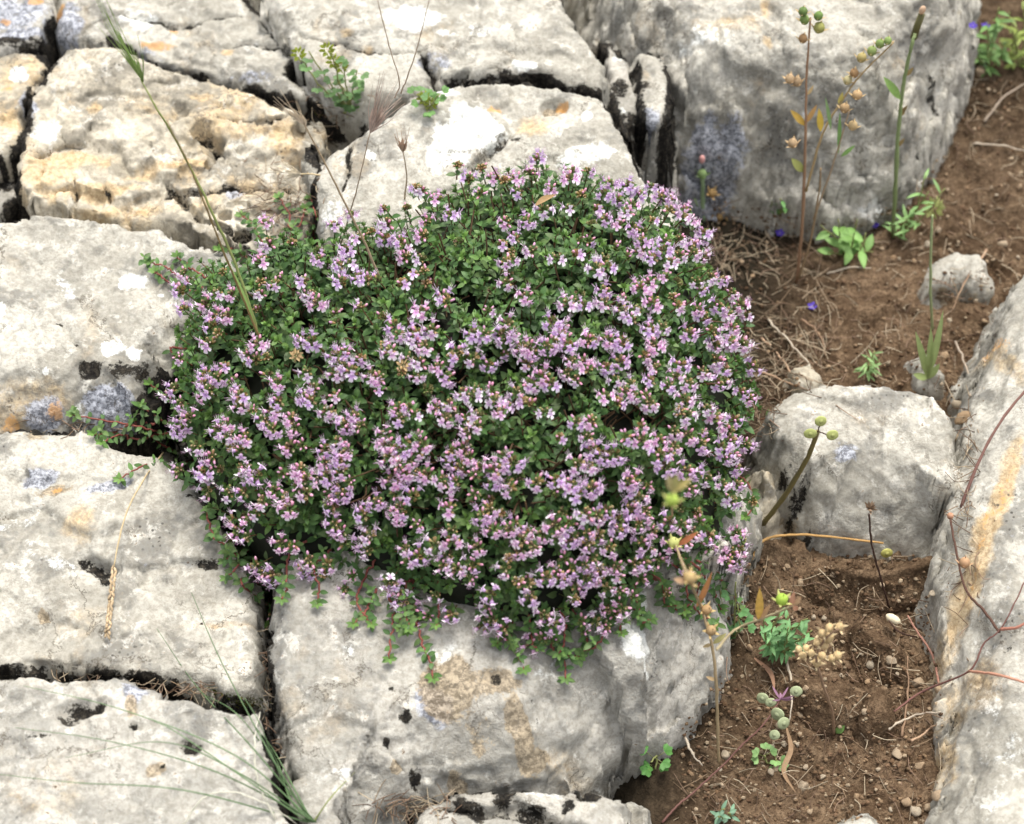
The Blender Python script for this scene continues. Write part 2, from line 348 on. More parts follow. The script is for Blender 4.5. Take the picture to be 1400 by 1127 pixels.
# ------------------------------------------------------------------ the rocks of this outcrop (outlines follow the photo, at each rock's own height)
rock('limestone_block', 'large grey block filling the bottom left corner, below the long dark crevice', 'grey', .070,
     [(-160, 925), (0, 918), (40, 924), (80, 932), (105, 925), (165, 922), (185, 940), (232, 958), (300, 962), (352, 972), (360, 1010), (366, 1060), (385, 1110), (420, 1160), (430, 1300), (-160, 1300)],
     tilt=(.02, .12), rr=.008, rz=.006, seed=3,
     feats=[('pit', 112, 972, 34, 9, 0, .006), ('pit', 186, 995, 8, 6, 0, .003), ('pit', 264, 1026, 8, 5, 0, .003), ('crack', [(0, 1010), (60, 1004), (110, 1010)], .0012, .001)],
     masks=[('black', 95, 972, 20, 8, 10), ('black', 125, 968, 16, 5, 0), ('blue', 188, 952, 16, 12, 0), ('brown', 186, 970, 10, 12, 0, .7), ('black', 186, 995, 7, 4, 0), ('black', 264, 1024, 9, 5, 0), ('brown', 215, 1055, 12, 12, 30, .8), ('ochre', 60, 1080, 60, 30, 0, .35), ('black', 222, 1050, 4, 3, 0)])
rock('limestone_block', 'broad pale block on the left edge between two crevices, with a rounded hump', 'pale', .060,
     [(-160, 590), (0, 592), (60, 586), (110, 590), (160, 610), (205, 622), (250, 650), (285, 690), (320, 740), (338, 790), (345, 850), (354, 880), (358, 940), (330, 952), (303, 950), (292, 925), (240, 920), (195, 915), (150, 905), (95, 903), (50, 905), (0, 908), (-160, 912)],
     tilt=(-.04, .06), rr=.010, rz=.008, seed=8, nf=.003,
     feats=[('step', [(-20, 700), (60, 690), (120, 735), (150, 770), (230, 765), (300, 755)], .006, .02), ('pit', 132, 772, 16, 22, 60, .005), ('pit', 60, 838, 8, 9, 0, .002), ('crack', [(270, 850), (310, 853), (345, 850)], .001, .0008), ('step', [(0, 640), (60, 655), (150, 650), (220, 665)], .003, .02), ('step', [(20, 860), (90, 845), (160, 865), (250, 855)], .003, .02)],
     masks=[('black', 130, 775, 14, 18, 60), ('black', 118, 762, 10, 6, 0), ('black', 140, 788, 6, 8, 0), ('brown', 60, 838, 9, 10, 0, .8), ('black', 285, 768, 16, 8, 0, .9), ('blue', 150, 665, 26, 8, 20), ('blue', 55, 655, 22, 12, 0), ('brown', 75, 672, 26, 8, 10, .6), ('white', 20, 700, 50, 20, 20, .45), ('ochre', 110, 715, 24, 22, 0, .75), ('white', 60, 755, 60, 14, -30, .5), ('white', 15, 825, 36, 16, -30, .4), ('ochre', 290, 852, 50, 5, 0, .6), ('orange', 80, 672, 10, 4, 0, .7), ('brown', 45, 595, 30, 10, 0, .5), ('black', 260, 672, 8, 4, 0, .8)])
rock('limestone_block', 'big smooth pale block left of the flowering cushion, with white lichen spots', 'pale', .082,
     [(-160, 285), (0, 298), (70, 292), (140, 300), (190, 308), (250, 322), (300, 340), (340, 372), (380, 420), (380, 470), (300, 480), (255, 470), (225, 495), (205, 530), (185, 560), (150, 572), (110, 568), (60, 572), (0, 560), (-160, 560)],
     tilt=(-.05, .16), rr=.012, rz=.010, rrf=.030, rzf=.030, slope=6., seed=12, nf=.0014, edge=.003,
     feats=[('pit', 246, 314, 12, 5, 0, .006), ('crack', [(70, 430), (88, 455), (110, 480), (125, 500)], .0014, .002), ('step', [(0, 372), (60, 345), (120, 320), (150, 300)], .002, .02), ('pit', 125, 507, 12, 8, 0, .003)],
     masks=[('white', 181, 384, 23, 12, 0), ('white', 5, 430, 8, 11, 0), ('white', 221, 403, 5, 4, 0), ('white', 155, 482, 20, 12, 10), ('white', 185, 490, 10, 8, 0), ('white', 63, 514, 6, 5, 0), ('black', 244, 314, 14, 6, 0), ('black', 125, 505, 18, 9, 20), ('black', 165, 512, 22, 8, 0, .85), ('black', 195, 512, 14, 10, 0, .8), ('blue', 150, 545, 38, 18, 0), ('blue', 55, 548, 26, 13, 0), ('orange', 70, 544, 12, 8, 0, .8), ('orange', 5, 553, 12, 6, 0, .8), ('ochre', 40, 530, 60, 14, 0, .6), ('ochre', 25, 545, 50, 12, 0, .6), ('white', 90, 390, 14, 20, 30, .6), ('black', 75, 445, 4, 3, 0), ('black', 215, 540, 10, 12, 0, .8), ('white', 105, 550, 14, 14, 0, .55)])
rock('limestone_outcrop', 'yellowish layered rock at upper left with thin broken ledges', 'warm', .088,
     [(62, 100), (100, 62), (150, 60), (190, 78), (232, 92), (262, 106), (300, 112), (340, 122), (372, 138), (400, 152), (432, 168), (442, 200), (420, 212), (396, 216), (408, 236), (432, 245), (436, 280), (410, 320), (370, 345), (340, 352), (310, 330), (290, 325), (240, 308), (180, 296), (140, 286), (90, 276), (40, 268), (22, 240), (26, 205), (42, 170), (40, 130)],
     tilt=(-.03, .16), rr=.009, rz=.007, cell=.001, seed=21, nf=.003, n2=.0022, ff=60,
     feats=[('step', [(22, 214), (45, 200), (80, 190), (120, 186), (150, 192), (180, 212), (215, 232), (240, 236)], .011, .022),
            ('step', [(28, 262), (60, 250), (100, 248), (150, 262), (175, 270), (210, 255), (240, 236), (290, 222)], .010, .020),
            ('step', [(100, 236), (120, 228), (140, 236), (150, 245), (178, 240)], .003, .012),
            ('step', [(225, 168), (240, 180), (262, 190), (300, 205)], .004, .02), ('step', [(300, 205), (340, 200), (400, 210)], .004, .02),
            ('crack', [(232, 245), (245, 265), (262, 285), (280, 300), (300, 302)], .0016, .006), ('crack', [(300, 302), (315, 315), (325, 325)], .0014, .005), ('crack', [(228, 262), (262, 255), (300, 262), (345, 256), (390, 262)], .0016, .004), ('crack', [(100, 270), (102, 255), (98, 240)], .0014, .004), ('crack', [(140, 250), (146, 264)], .0012, .004), ('step', [(250, 292), (300, 280), (350, 290), (400, 282)], .005, .015), ('step', [(90, 130), (150, 118), (230, 135), (290, 150)], .004, .02), ('crack', [(300, 160), (340, 170), (400, 160)], .0012, .003),
            ('crack', [(270, 178), (285, 190), (298, 208), (285, 222)], .0040, .012), ('pit', 245, 148, 8, 10, 30, .005), ('pit', 310, 110, 9, 7, 0, .006), ('pit', 291, 200, 12, 9, 50, .010), ('pit', 332, 322, 10, 9, 0, .012), ('pit', 245, 314, 12, 5, 0, .008), ('pit', 310, 288, 8, 4, 0, .004), ('pit', 408, 175, 8, 12, 0, .01), ('pit', 420, 220, 20, 13, 0, .014), ('pit', 388, 262, 14, 9, 0, .01)],
     masks=[('ochre', 90, 215, 70, 16, 5), ('ochre', 120, 255, 90, 12, 5), ('ochre', 60, 240, 50, 20, 0, .9), ('ochre', 160, 280, 90, 12, 0, .8), ('ochre', 230, 225, 70, 8, 10, .9), ('ochre', 340, 180, 40, 14, 0, .6), ('ochre', 390, 190, 30, 30, 0, .8), ('ochre', 250, 270, 60, 20, 0, .5), ('ochre', 275, 135, 20, 8, 0, .7), ('ochre', 130, 145, 10, 8, 0, .9), ('white', 62, 182, 22, 16, 20, .9), ('white', 100, 155, 40, 14, 20, .5), ('white', 240, 215, 30, 12, 10, .55), ('black', 290, 196, 9, 16, 45, .9), ('black', 420, 222, 22, 13, 0), ('black', 388, 262, 14, 10, 0), ('black', 332, 322, 10, 9, 0), ('black', 296, 216, 8, 5, 0), ('blue', 320, 265, 14, 10, 0, .6), ('blue', 40, 145, 14, 20, 0, .7), ('white', 340, 140, 30, 12, 0, .4), ('ochre', 80, 95, 10, 6, 0, .6)])
rock('limestone_block', 'small yellow-stained rock on the left edge beside the layered outcrop', 'warm', .086,
     [(-160, 70), (0, 72), (40, 66), (60, 72), (62, 92), (40, 118), (34, 160), (30, 185), (14, 205), (0, 208), (-160, 215)], tilt=(-.02, .08), rr=.009, rz=.007, seed=33,
     masks=[('white', 25, 104, 16, 14, 20, .9), ('blue', 38, 140, 10, 16, 0, .8), ('ochre', 15, 165, 26, 16, 0, .9), ('orange', 14, 122, 14, 5, 0, .8), ('black', 35, 205, 8, 6, 0)])
rock('limestone_block', 'dark narrow rock on the left edge between two pale blocks', 'dark', .058,
     [(-160, 225), (0, 225), (26, 250), (28, 272), (0, 292), (-160, 290)], rr=.01, rz=.01, seed=34, masks=[('black', 10, 255, 26, 18, 0), ('black', -40, 260, 60, 26, 0, .8)])
rock('limestone_block', 'lichen-covered rock in the top left corner with blue-grey crust', 'grey', .100,
     [(-160, -200), (40, -200), (62, -40), (70, 0), (72, 18), (58, 36), (54, 52), (20, 60), (-20, 68), (-160, 60)], tilt=(0, .08), rr=.009, rz=.008, seed=35,
     masks=[('blue', 20, 20, 60, 26, 0, .8), ('blue', 30, 45, 40, 12, 0, .9), ('orange', 50, 4, 16, 6, 0), ('orange', 5, 30, 10, 5, 0), ('black', 10, 55, 50, 8, 0, .8), ('white', 10, 0, 20, 10, 0, .6)])
rock('limestone_block', 'pale rock along the top edge left of centre, with orange lichen at its front', 'pale', .092,
     [(84, -200), (330, -200), (336, 0), (352, 14), (372, 38), (396, 62), (404, 72), (408, 92), (398, 104), (420, 124), (386, 126), (346, 112), (318, 104), (288, 100), (264, 96), (214, 76), (190, 66), (150, 54), (100, 50), (80, 34)], tilt=(-.02, .10), rr=.010, rz=.008, seed=41,
     feats=[('pit', 399, 95, 12, 14, 0, .012), ('step', [(300, 20), (255, 40), (230, 70)], .004, .02), ('crack', [(110, 40), (170, 20), (240, 30), (330, 18)], .0013, .003), ('step', [(200, 50), (260, 78), (330, 92), (390, 112)], .004, .015), ('crack', [(300, 60), (340, 50), (390, 66)], .0012, .003)],
     masks=[('blue', 95, 28, 20, 26, 0, .8), ('blue', 200, 66, 20, 10, 0, .5), ('orange', 215, 56, 24, 7, 0, .95), ('orange', 235, 35, 8, 4, 0, .8), ('orange', 84, 12, 8, 8, 0), ('white', 190, 25, 30, 18, 0, .8), ('white', 330, 55, 30, 14, 0, .5), ('black', 398, 92, 12, 16, 0), ('blue', 350, 100, 40, 8, 0, .45), ('ochre', 310, 66, 10, 6, 0, .8)])
rock('limestone_boulder', 'wide sunlit pale boulder at top centre behind the round rock', 'pale', .106,
     [(362, -200), (690, -200), (752, -40), (770, 0), (790, 24), (806, 48), (826, 78), (832, 104), (826, 122), (806, 124), (790, 110), (756, 102), (710, 98), (660, 98), (628, 104), (606, 116), (590, 122), (575, 120), (560, 124), (520, 134), (480, 128), (450, 110), (420, 88), (412, 66), (388, 40), (362, 4)], tilt=(.02, .12), rr=.016, rz=.014, seed=46, nf=.0015,
     feats=[('crack', [(568, 60), (582, 76), (592, 96), (594, 118)], .0026, .010), ('crack', [(604, 116), (618, 100), (640, 90)], .002, .006), ('crack', [(400, 40), (450, 60), (520, 70), (570, 66)], .0012, .003), ('step', [(610, 70), (680, 60), (760, 66), (815, 80)], .004, .02), ('pit', 596, 60, 7, 6, 0, .004)],
     masks=[('white', 560, 22, 50, 22, 0, .9), ('white', 640, 40, 60, 14, 0, .6), ('white', 720, 82, 20, 10, 0, .9), ('black', 578, 72, 8, 12, 50), ('black', 660, 98, 40, 5, 0, .95), ('black', 614, 106, 10, 6, 0), ('blue', 590, 80, 30, 16, 0, .4), ('ochre', 470, 50, 14, 8, 0, .8), ('ochre', 500, 66, 12, 8, 0, .6), ('black', 690, 92, 14, 4, 0, .8)])
rock('limestone_boulder', 'round bright pale boulder directly behind the flowering cushion', 'pale', .104,
     [(432, 262, .06), (436, 236), (452, 206), (480, 184), (512, 164), (540, 146), (570, 132), (610, 122), (640, 110), (690, 103), (740, 108), (782, 120), (815, 134), (836, 150), (856, 186), (872, 222), (890, 250), (915, 285), (930, 330), (900, 420), (700, 460), (480, 420), (434, 330, .04), (428, 295, .05)], tilt=(.0, .14), rr=.010, rz=.010, rrf=.03, rzf=.05, seed=52, nf=.002,
     feats=[('step', [(560, 240), (575, 215), (590, 175), (640, 150)], .003, .03), ('crack', [(640, 236), (660, 214), (690, 192), (700, 180)], .0020, .005), ('step', [(700, 190), (680, 150), (640, 130)], .006, .03), ('pit', 756, 142, 16, 9, -10, .006), ('crack', [(470, 262), (474, 230), (480, 200)], .0014, .003)],
     masks=[('white', 640, 160, 40, 22, -10), ('white', 620, 195, 30, 34, 10), ('white', 660, 185, 40, 22, 0, .9), ('white', 605, 128, 24, 8, 0), ('white', 803, 157, 9, 8, 0), ('white', 508, 214, 12, 9, 0, .9), ('white', 600, 215, 18, 26, 0, .9), ('white', 455, 290, 20, 20, 0, .6), ('orange', 676, 146, 10, 6, 30), ('brown', 755, 142, 15, 8, -10), ('orange', 766, 138, 9, 5, 0), ('ochre', 730, 165, 30, 20, 0, .8), ('ochre', 720, 180, 12, 12, 0, .6), ('ochre', 450, 195, 10, 8, 0, .9), ('black', 706, 192, 8, 4, 0, .7), ('white', 800, 215, 50, 18, 20, .75), ('white', 880, 250, 30, 20, 20, .5)])
rock('limestone_shard', 'narrow upright sliver of rock speckled with black lichen, right of the top crevice', 'dark', .090,
     [(822, 50), (840, 60), (858, 76), (868, 100), (872, 130), (868, 165), (872, 195), (850, 180), (838, 148), (832, 120), (834, 96)], rr=.008, rz=.008, seed=57, masks=[('black', 848, 120, 16, 20, 0, .85), ('black', 860, 160, 16, 14, 0, .9), ('white', 842, 75, 12, 10, 0, .8), ('white', 856, 150, 8, 10, 0, .6)])
rock('limestone_shard', 'short pale upright sliver wedged beside the large boulder at upper right', 'pale', .096,
     [(868, 76), (884, 68), (900, 78), (912, 100), (916, 130), (906, 160), (890, 172), (878, 150), (870, 110)], rr=.008, rz=.008, seed=58, masks=[('black', 885, 118, 10, 6, 0, .9), ('blue', 890, 160, 14, 10, 0, .8), ('black', 908, 80, 5, 12, 0, .7)])
rock('limestone_boulder', 'largest boulder, upper right, with blue-grey lichen on its shaded front face', 'pale', .112,
     [(795, -200), (1330, -200), (1338, 0, .06), (1326, 70, .04), (1312, 130, .03), (1284, 190, .015), (1254, 246, .0), (1222, 292, .0), (1180, 314, .0), (1110, 318, .0), (1030, 300, .0), (970, 276, .01), (938, 240, .03), (916, 200, .05), (908, 150, .08), (916, 104), (890, 66), (850, 50), (824, 20), (800, 0)],
     tilt=(.0, .20), rr=.035, rz=.075, rrf=.048, rzf=.086, slope=6., seed=63, n1=.008, nf=.004, ff=24, nd=.002, edge=.0035,
     feats=[('step', [(940, 100), (1000, 92), (1100, 110), (1200, 122), (1290, 100)], .006, .04)],
     masks=[('ochre', 1240, 60, 60, 12, 0, .3), ('blue', 985, 110, 46, 20, 0), ('blue', 965, 130, 40, 14, 0, .9), ('white', 990, 175, 26, 5, 15), ('white', 960, 40, 60, 20, 0, .5), ('black', 985, 175, 26, 10, 10, .95), ('black', 950, 150, 14, 16, 0, .8), ('black', 1025, 190, 14, 12, 0, .8), ('black', 1090, 195, 26, 8, 0, .8), ('brown', 980, 220, 50, 20, 0, .7), ('brown', 1080, 215, 60, 26, 0, .6), ('ochre', 1000, 30, 70, 14, 0, .55), ('ochre', 1050, 5, 10, 20, 0, .8), ('ochre', 1050, 50, 8, 6, 0, .9), ('black', 1290, 30, 14, 6, -20, .7), ('black', 1160, 215, 20, 20, 0, .5), ('black', 940, 190, 20, 20, 0, .7), ('black', 1000, 235, 26, 10, 0, .8), ('blue', 1160, 250, 30, 20, 0, .5), ('white', 1230, 150, 40, 10, 10, .5)])
rock('limestone_boulder', 'grey boulder at bottom centre with brown lichen ring, under the cushion', 'grey', .066,
     [(388, 790), (392, 700), (500, 640), (800, 640), (950, 740), (990, 790, .04), (986, 840, .03), (986, 885, .02), (974, 935, .01), (954, 972, .0), (936, 1002, .0), (914, 1032, .0), (880, 1042, .0), (856, 1026, .01), (834, 1034, .015), (812, 1052, .02), (770, 1048), (700, 1060), (640, 1072), (590, 1082), (545, 1100), (515, 1125), (500, 1170), (440, 1180), (412, 1120), (398, 1060), (386, 1000), (378, 950), (376, 905), (380, 850)],
     tilt=(.0, .16), rr=.012, rz=.010, rrf=.052, rzf=.056, fd=(.75, -.66), slope=6, seed=71, nf=.002, n1=.005,
     feats=[('step', [(380, 1000), (450, 960), (540, 1010), (600, 1050)], .004, .03), ('crack', [(720, 940), (735, 960), (745, 1000)], .0012, .001), ('pit', 570, 1034, 10, 8, 30, .004), ('step', [(700, 1050), (780, 1020), (840, 1010), (880, 960), (960, 900)], .010, .06), ('pit', 674, 930, 14, 10, 0, .002), ('pit', 710, 935, 8, 5, 0, .002)],
     masks=[('brown', 612, 938, 34, 30, -20, 1), ('brown', 655, 935, 16, 16, 0, .5), ('blue', 592, 962, 24, 16, 0, 1), ('brown', 712, 985, 15, 30, 25, 1), ('brown', 735, 1005, 14, 10, 0, .9), ('white', 866, 872, 20, 20, 20, 1), ('white', 880, 820, 9, 13, 0, 1), ('white', 683, 1056, 11, 6, 0, 1), ('black', 568, 1034, 8, 9, 0), ('black', 553, 980, 7, 4, 0), ('black', 538, 943, 3, 3, 0), ('black', 594, 1066, 8, 8, 0), ('black', 560, 1070, 6, 6, 0), ('black', 524, 1005, 6, 5, 0), ('brown', 540, 1026, 8, 6, 0, .9), ('brown', 680, 935, 26, 14, 0, .65), ('black', 678, 928, 8, 5, 0, .7), ('black', 710, 938, 5, 3, 0), ('black', 740, 1052, 26, 6, -12, .9), ('black', 660, 1070, 30, 6, -8, .8), ('white', 460, 925, 40, 20, 0, .3), ('white', 470, 890, 60, 8, 5, .4), ('white', 740, 900, 30, 26, 30, .45), ('black', 790, 1050, 26, 6, -5, .6), ('white', 600, 895, 40, 14, 10, .6), ('white', 820, 1000, 50, 14, -20, .45), ('ochre', 800, 1010, 60, 20, -20, .45), ('brown', 625, 1036, 10, 8, 0, .7), ('brown', 655, 990, 20, 16, 0, .55), ('white', 450, 1060, 30, 12, 0, .5)])
rock('limestone_rock', 'smooth pale rock peeking out from under the right rim of the cushion', 'pale', .040,
     [(930, 640), (985, 640), (1025, 645), (1040, 672), (1040, 705), (1028, 735), (1014, 770), (1002, 800), (985, 830), (950, 820), (920, 760)], tilt=(-.1, .1), rr=.016, rz=.018, seed=77, nf=.001)
rock('limestone_boulder', 'rounded pale boulder standing alone on the soil right of the cushion', 'pale', .050,
     [(1042, 590, .03), (1056, 545), (1086, 522), (1130, 512), (1190, 513), (1250, 519), (1288, 531), (1308, 560), (1312, 610), (1314, 660, .03), (1308, 710, .02), (1280, 742, .01), (1220, 762, .0), (1160, 762, .0), (1110, 745, .0), (1080, 700, .01), (1052, 640, .02)],
     tilt=(.03, .18), rr=.010, rz=.013, rrf=.036, rzf=.048, slope=5, seed=83, nf=.0018, edge=.002,
     masks=[('black', 1098, 650, 9, 16, -40, .85), ('black', 1080, 625, 8, 12, 0, .75), ('black', 1120, 680, 5, 7, 0, .75), ('black', 1225, 733, 24, 6, 10, .7), ('white', 1170, 590, 60, 40, 0, .25), ('brown', 1090, 690, 20, 40, 0, .6), ('blue', 1155, 622, 20, 12, 0, .5), ('ochre', 1190, 580, 40, 20, 0, .3)])
rock('limestone_slab', 'long smooth slab along the right edge with rusty orange veins', 'pale', .060,
     [(1420, 330), (1396, 372), (1380, 410), (1364, 450), (1350, 500), (1338, 560), (1322, 630), (1310, 690), (1304, 760), (1322, 840), (1330, 900), (1322, 960), (1314, 1030), (1304, 1070), (1294, 1110), (1284, 1200), (1270, 1350), (1700, 1350), (1700, 330)],
     tilt=(.14, .05), rr=.030, rz=.024, seed=91, nf=.0007, n1=.003, n2=.0008, nd=.0007, slope=4,
     feats=[('crack', [(1300, 970), (1340, 930), (1370, 890), (1400, 860)], .001, .0008), ('step', [(1290, 1090), (1310, 1030), (1345, 960), (1400, 910)], .004, .03)],
     masks=[('ochre', 1335, 770, 16, 90, -22, 1.1), ('ochre', 1372, 670, 14, 80, -22, 1.1), ('orange', 1342, 745, 6, 60, -22, .6), ('orange', 1376, 655, 6, 50, -22, .5), ('orange', 1372, 440, 10, 26, 20, .5), ('ochre', 1378, 470, 12, 50, 15, .8), ('ochre', 1300, 860, 16, 50, 0, .6), ('ochre', 1340, 920, 40, 30, 30, .6), ('ochre', 1300, 980, 14, 50, 0, .8), ('white', 1360, 850, 30, 40, 20, .3), ('white', 1370, 1000, 26, 80, 10, .4), ('white', 1350, 1090, 20, 40, 0, .35)])
rock('limestone_rock', 'pale fragment with a dark notch, lying on the soil below the largest boulder', 'pale', .011,
     [(1262, 382), (1278, 360), (1310, 344), (1340, 342), (1352, 352), (1355, 392), (1335, 388), (1310, 382), (1284, 394), (1264, 402)], tilt=(0, .35), rr=.006, rz=.005, slope=5, edge=.0012, nf=.001, n1=.002, seed=95, masks=[('brown', 1310, 392, 30, 6, 0, .8)], bottom=-.03)
rock('limestone_rock', 'black-blotched flat rock at bottom centre, under the lip of the grey boulder', 'grey', .036,
     [(588, 1096), (630, 1082), (690, 1074), (760, 1078), (820, 1080), (862, 1092), (866, 1150), (858, 1200), (560, 1200), (560, 1130)], rr=.007, rz=.006, seed=99,
     masks=[('black', 640, 1110, 22, 14, 0), ('black', 690, 1090, 16, 10, 0), ('black', 775, 1104, 12, 10, 0), ('black', 805, 1090, 18, 9, 0), ('white', 740, 1082, 30, 8, 0, .7), ('black', 600, 1092, 20, 8, 0, .8), ('black', 720, 1112, 30, 5, 8, .9)],
     feats=[('crack', [(600, 1115), (680, 1108), (740, 1118), (800, 1135)], .003, .008)])
# black-haired edges under crevices, small wedged stones
for i, (lb, pts, z, m) in enumerate([
    ('small pale stone wedged in the gap left of the round boulder', [(404, 196), (425, 184), (442, 196), (440, 222), (412, 226)], .07, 'warm'),
    ('small tan stone wedged just above the left end of the cushion', [(394, 240), (428, 238), (436, 262), (420, 282), (398, 270)], .066, 'warm'),
    ('grey stone tucked in the crevice beside the green clover-like weed', [(405, 118), (440, 112), (486, 122), (500, 136), (470, 150), (420, 136)], .082, 'dark'),
    ('tan stone pressed between cushion rim and lone boulder', [(1040, 632), (1056, 636), (1058, 656), (1046, 664), (1036, 650)], .03, 'warm'),
    ('dusty half-buried stone above the lone boulder', [(1082, 500), (1110, 492), (1124, 512), (1116, 530), (1086, 528)], .012, 'warm'),
    ('grey half-buried stone above and right of the lone boulder', [(1246, 484), (1268, 478), (1292, 506), (1292, 520), (1262, 518)], .012, 'grey'),
    ('flat pale stone at the bottom edge in the brown soil', [(1150, 1112), (1190, 1108), (1215, 1130), (1200, 1180), (1130, 1170)], .012, 'pale'),
    ('pale stone in the bottom edge soil beside the grey boulder', [(868, 1096), (888, 1100), (892, 1160), (872, 1160)], .01, 'pale')]):
    rock('small_stone', lb, m, z, pts, rr=.006, rz=.006, seed=110+i, cell=.001, nf=.001, edge=.0015, slope=2.5, cat='stone', group='small stones among the boulders')
# big earth-crusted clods standing out of the soil
for i, (lb, pts, z) in enumerate([
    ('large earth-covered clod in the middle of the soil slope', [(1085, 925), (1120, 905), (1160, 910), (1185, 935), (1165, 968), (1135, 972), (1100, 950)], .012),
    ('upright earth-covered clod right of the largest clod', [(1182, 940), (1205, 925), (1220, 950), (1216, 980), (1190, 992), (1178, 975)], .014),
    ('sloping crust of earth below the dead flower stalk', [(1165, 850), (1200, 838), (1240, 880), (1252, 915), (1215, 905), (1180, 885)], .012),
    ('rounded lump of earth under the front foot of the lone boulder', [(1120, 766), (1200, 772), (1290, 748), (1300, 775), (1240, 790), (1170, 800)], .016)]):
    r = rock('earth_clod', lb, 'warm', z, pts, rr=.008, rz=.009, seed=130+i, cell=.001, nf=.003, edge=.003, slope=1.6, cat='clod', group='clods of earth')
    r.data.materials.clear(); r.data.materials.append(M_SOIL)
# ------------------------------------------------------------------ soil: one sheet, fine under the picture, coarse to the horizon
def soil():
    def axis(lo, hi, far, step):
        a = list(np.arange(lo, hi, step)); s = step; p = hi; up = []
        while p < far: s *= 1.25; p += s; up.append(p)
        s = step; p = lo; dn = []
        while p > -far: s *= 1.25; p -= s; dn.append(p)
        return np.array(dn[::-1]+a+up)
    ax = axis(-.36, .40, 40, .0018); ay = axis(-.34, .52, 40, .0018); X, Y = np.meshgrid(ax, ay); O = X*0
    near = np.exp(-(np.hypot(X, Y)/1.2)**2)
    h = fbm(X, Y, O, 7, 3, .5, 300)*.010+fbm(X, Y, O, 30, 4, .6, 301)*.007+np.abs(fbm(X, Y, O, 90, 4, .6, 302))*.011*near
    h = h+np.maximum(facets(X, Y, 60, 303, .8), -.1)*.006*near-.004
    h = h+.05*sstep(.18, .5, Y)*sstep(.05, .3, X)                # the bank rises behind
    h = h-.065*sstep(.075, .02, X)*near
    k = np.ones(X.shape, bool); used, q = grid_mesh(X, Y, h, k); v = np.stack([X.ravel(), Y.ravel(), h.ravel()], 1)
    ALLV.append(v); ALLF.append(q); gap_shade_mask = sstep(.06, -.02, X-.25*Y-.12)*near+.35*sstep(.12, .30, Y); me = np_mesh('ground', v, q, [M_SOIL], {'A': np.repeat(gap_shade_mask.reshape(-1, 1), 3, 1)}); o = link('ground', me); tag(o, kind='structure')  # mask darkens the soil colour in the left crevices, partly far back
    return o
soil()
_v, _f, _n = [], [], 0
for v, q in zip(ALLV, ALLF): _v.append(v); _f.append(q+_n); _n += len(v)
BV = BVHTree.FromPolygons(np.concatenate(_v).tolist(), np.concatenate(_f).tolist())
def HIT(px, py, off=0.):                # where the sight line meets rock or soil
    d = ray(px, py); r = BV.ray_cast(CAM, d, 10)
    return (r[0]+Vector((0, 0, off))) if r[0] else Z(px, py)
def TOP(x, y):
    r = BV.ray_cast(Vector((x, y, 1)), Vector((0, 0, -1)), 3); return r[0].z if r[0] else 0.
# ------------------------------------------------------------------ the flowering thyme cushion
C0 = Z(640, 585, .088)
def bz(x, y): return .077+.095*(y+.14)-.038*sstep(.075, .14, np.asarray(x, float))
def ZB(px, py):
    z = .08
    for _ in range(12): p = Z(px, py, z); z = .5*z+.5*float(bz(p.x, p.y))
    return p
_o = [(222, 600), (232, 560), (228, 500), (236, 440), (232, 400), (262, 372), (320, 345), (380, 332), (440, 336), (500, 322), (560, 290), (620, 268), (680, 254), (740, 244), (800, 252), (860, 276), (910, 310), (955, 355), (990, 410), (1020, 460), (1040, 520), (1046, 570), (1036, 620), (1022, 680), (1008, 740), (985, 790), (930, 790), (880, 815), (850, 845), (800, 858), (750, 872), (700, 868), (640, 846), (580, 835), (530, 806), (480, 792), (420, 776), (370, 775), (340, 745), (305, 705), (272, 670), (240, 642)]
_r = sorted([(math.atan2((p := ZB(x, y))[1]-C0.y, p[0]-C0.x), math.hypot(p[0]-C0.x, p[1]-C0.y)) for x, y in _o])
_ra = np.array([_r[-1][0]-2*math.pi]+[a for a, _ in _r]+[_r[0][0]+2*math.pi]); _rr = np.array([_r[-1][1]]+[b for _, b in _r]+[_r[0][1]])
HT = .062
def dome(x, y):
    x, y = np.asarray(x, float), np.asarray(y, float); dx, dy = x-C0.x, y-C0.y
    R = np.interp(np.arctan2(dy, dx), _ra, _rr); t = np.hypot(dx, dy)/R
    hh = HT*(1+.22*np.clip(dx/.16, -1, 1)+.05*np.clip(dy/.12, -1, 1))
    h = np.where(t < 1, hh*np.sqrt(np.clip(1-t**2.3, 0, 1)), -(t-1)*.6)
    bump = vn(x*34, y*34, x*0, 501)*.0085+vn(x*75, y*75, x*0, 502)*.0035
    return bz(x, y)+h+bump*np.clip(1.15-t, 0, 1)
def dome_n(x, y):
    e = .004; gx = (dome(x+e, y)-dome(x-e, y))/(2*e); gy = (dome(x, y+e)-dome(x, y-e))/(2*e)
    return Vector((-float(gx), -float(gy), 1)).normalized()
_ts = np.linspace(.8, 1.35, 900)
def DH(px, py):                       # where a sight line meets the cushion (or passes nearest to it)
    d = ray(px, py); P = np.array(CAM)[None]+_ts[:, None]*np.array(d)[None]; g = P[:, 2]-dome(P[:, 0], P[:, 1])
    k = np.argmax(g < 0) if (g < 0).any() else int(np.argmin(g)); return Vector(P[k]), bool((g < 0).any())
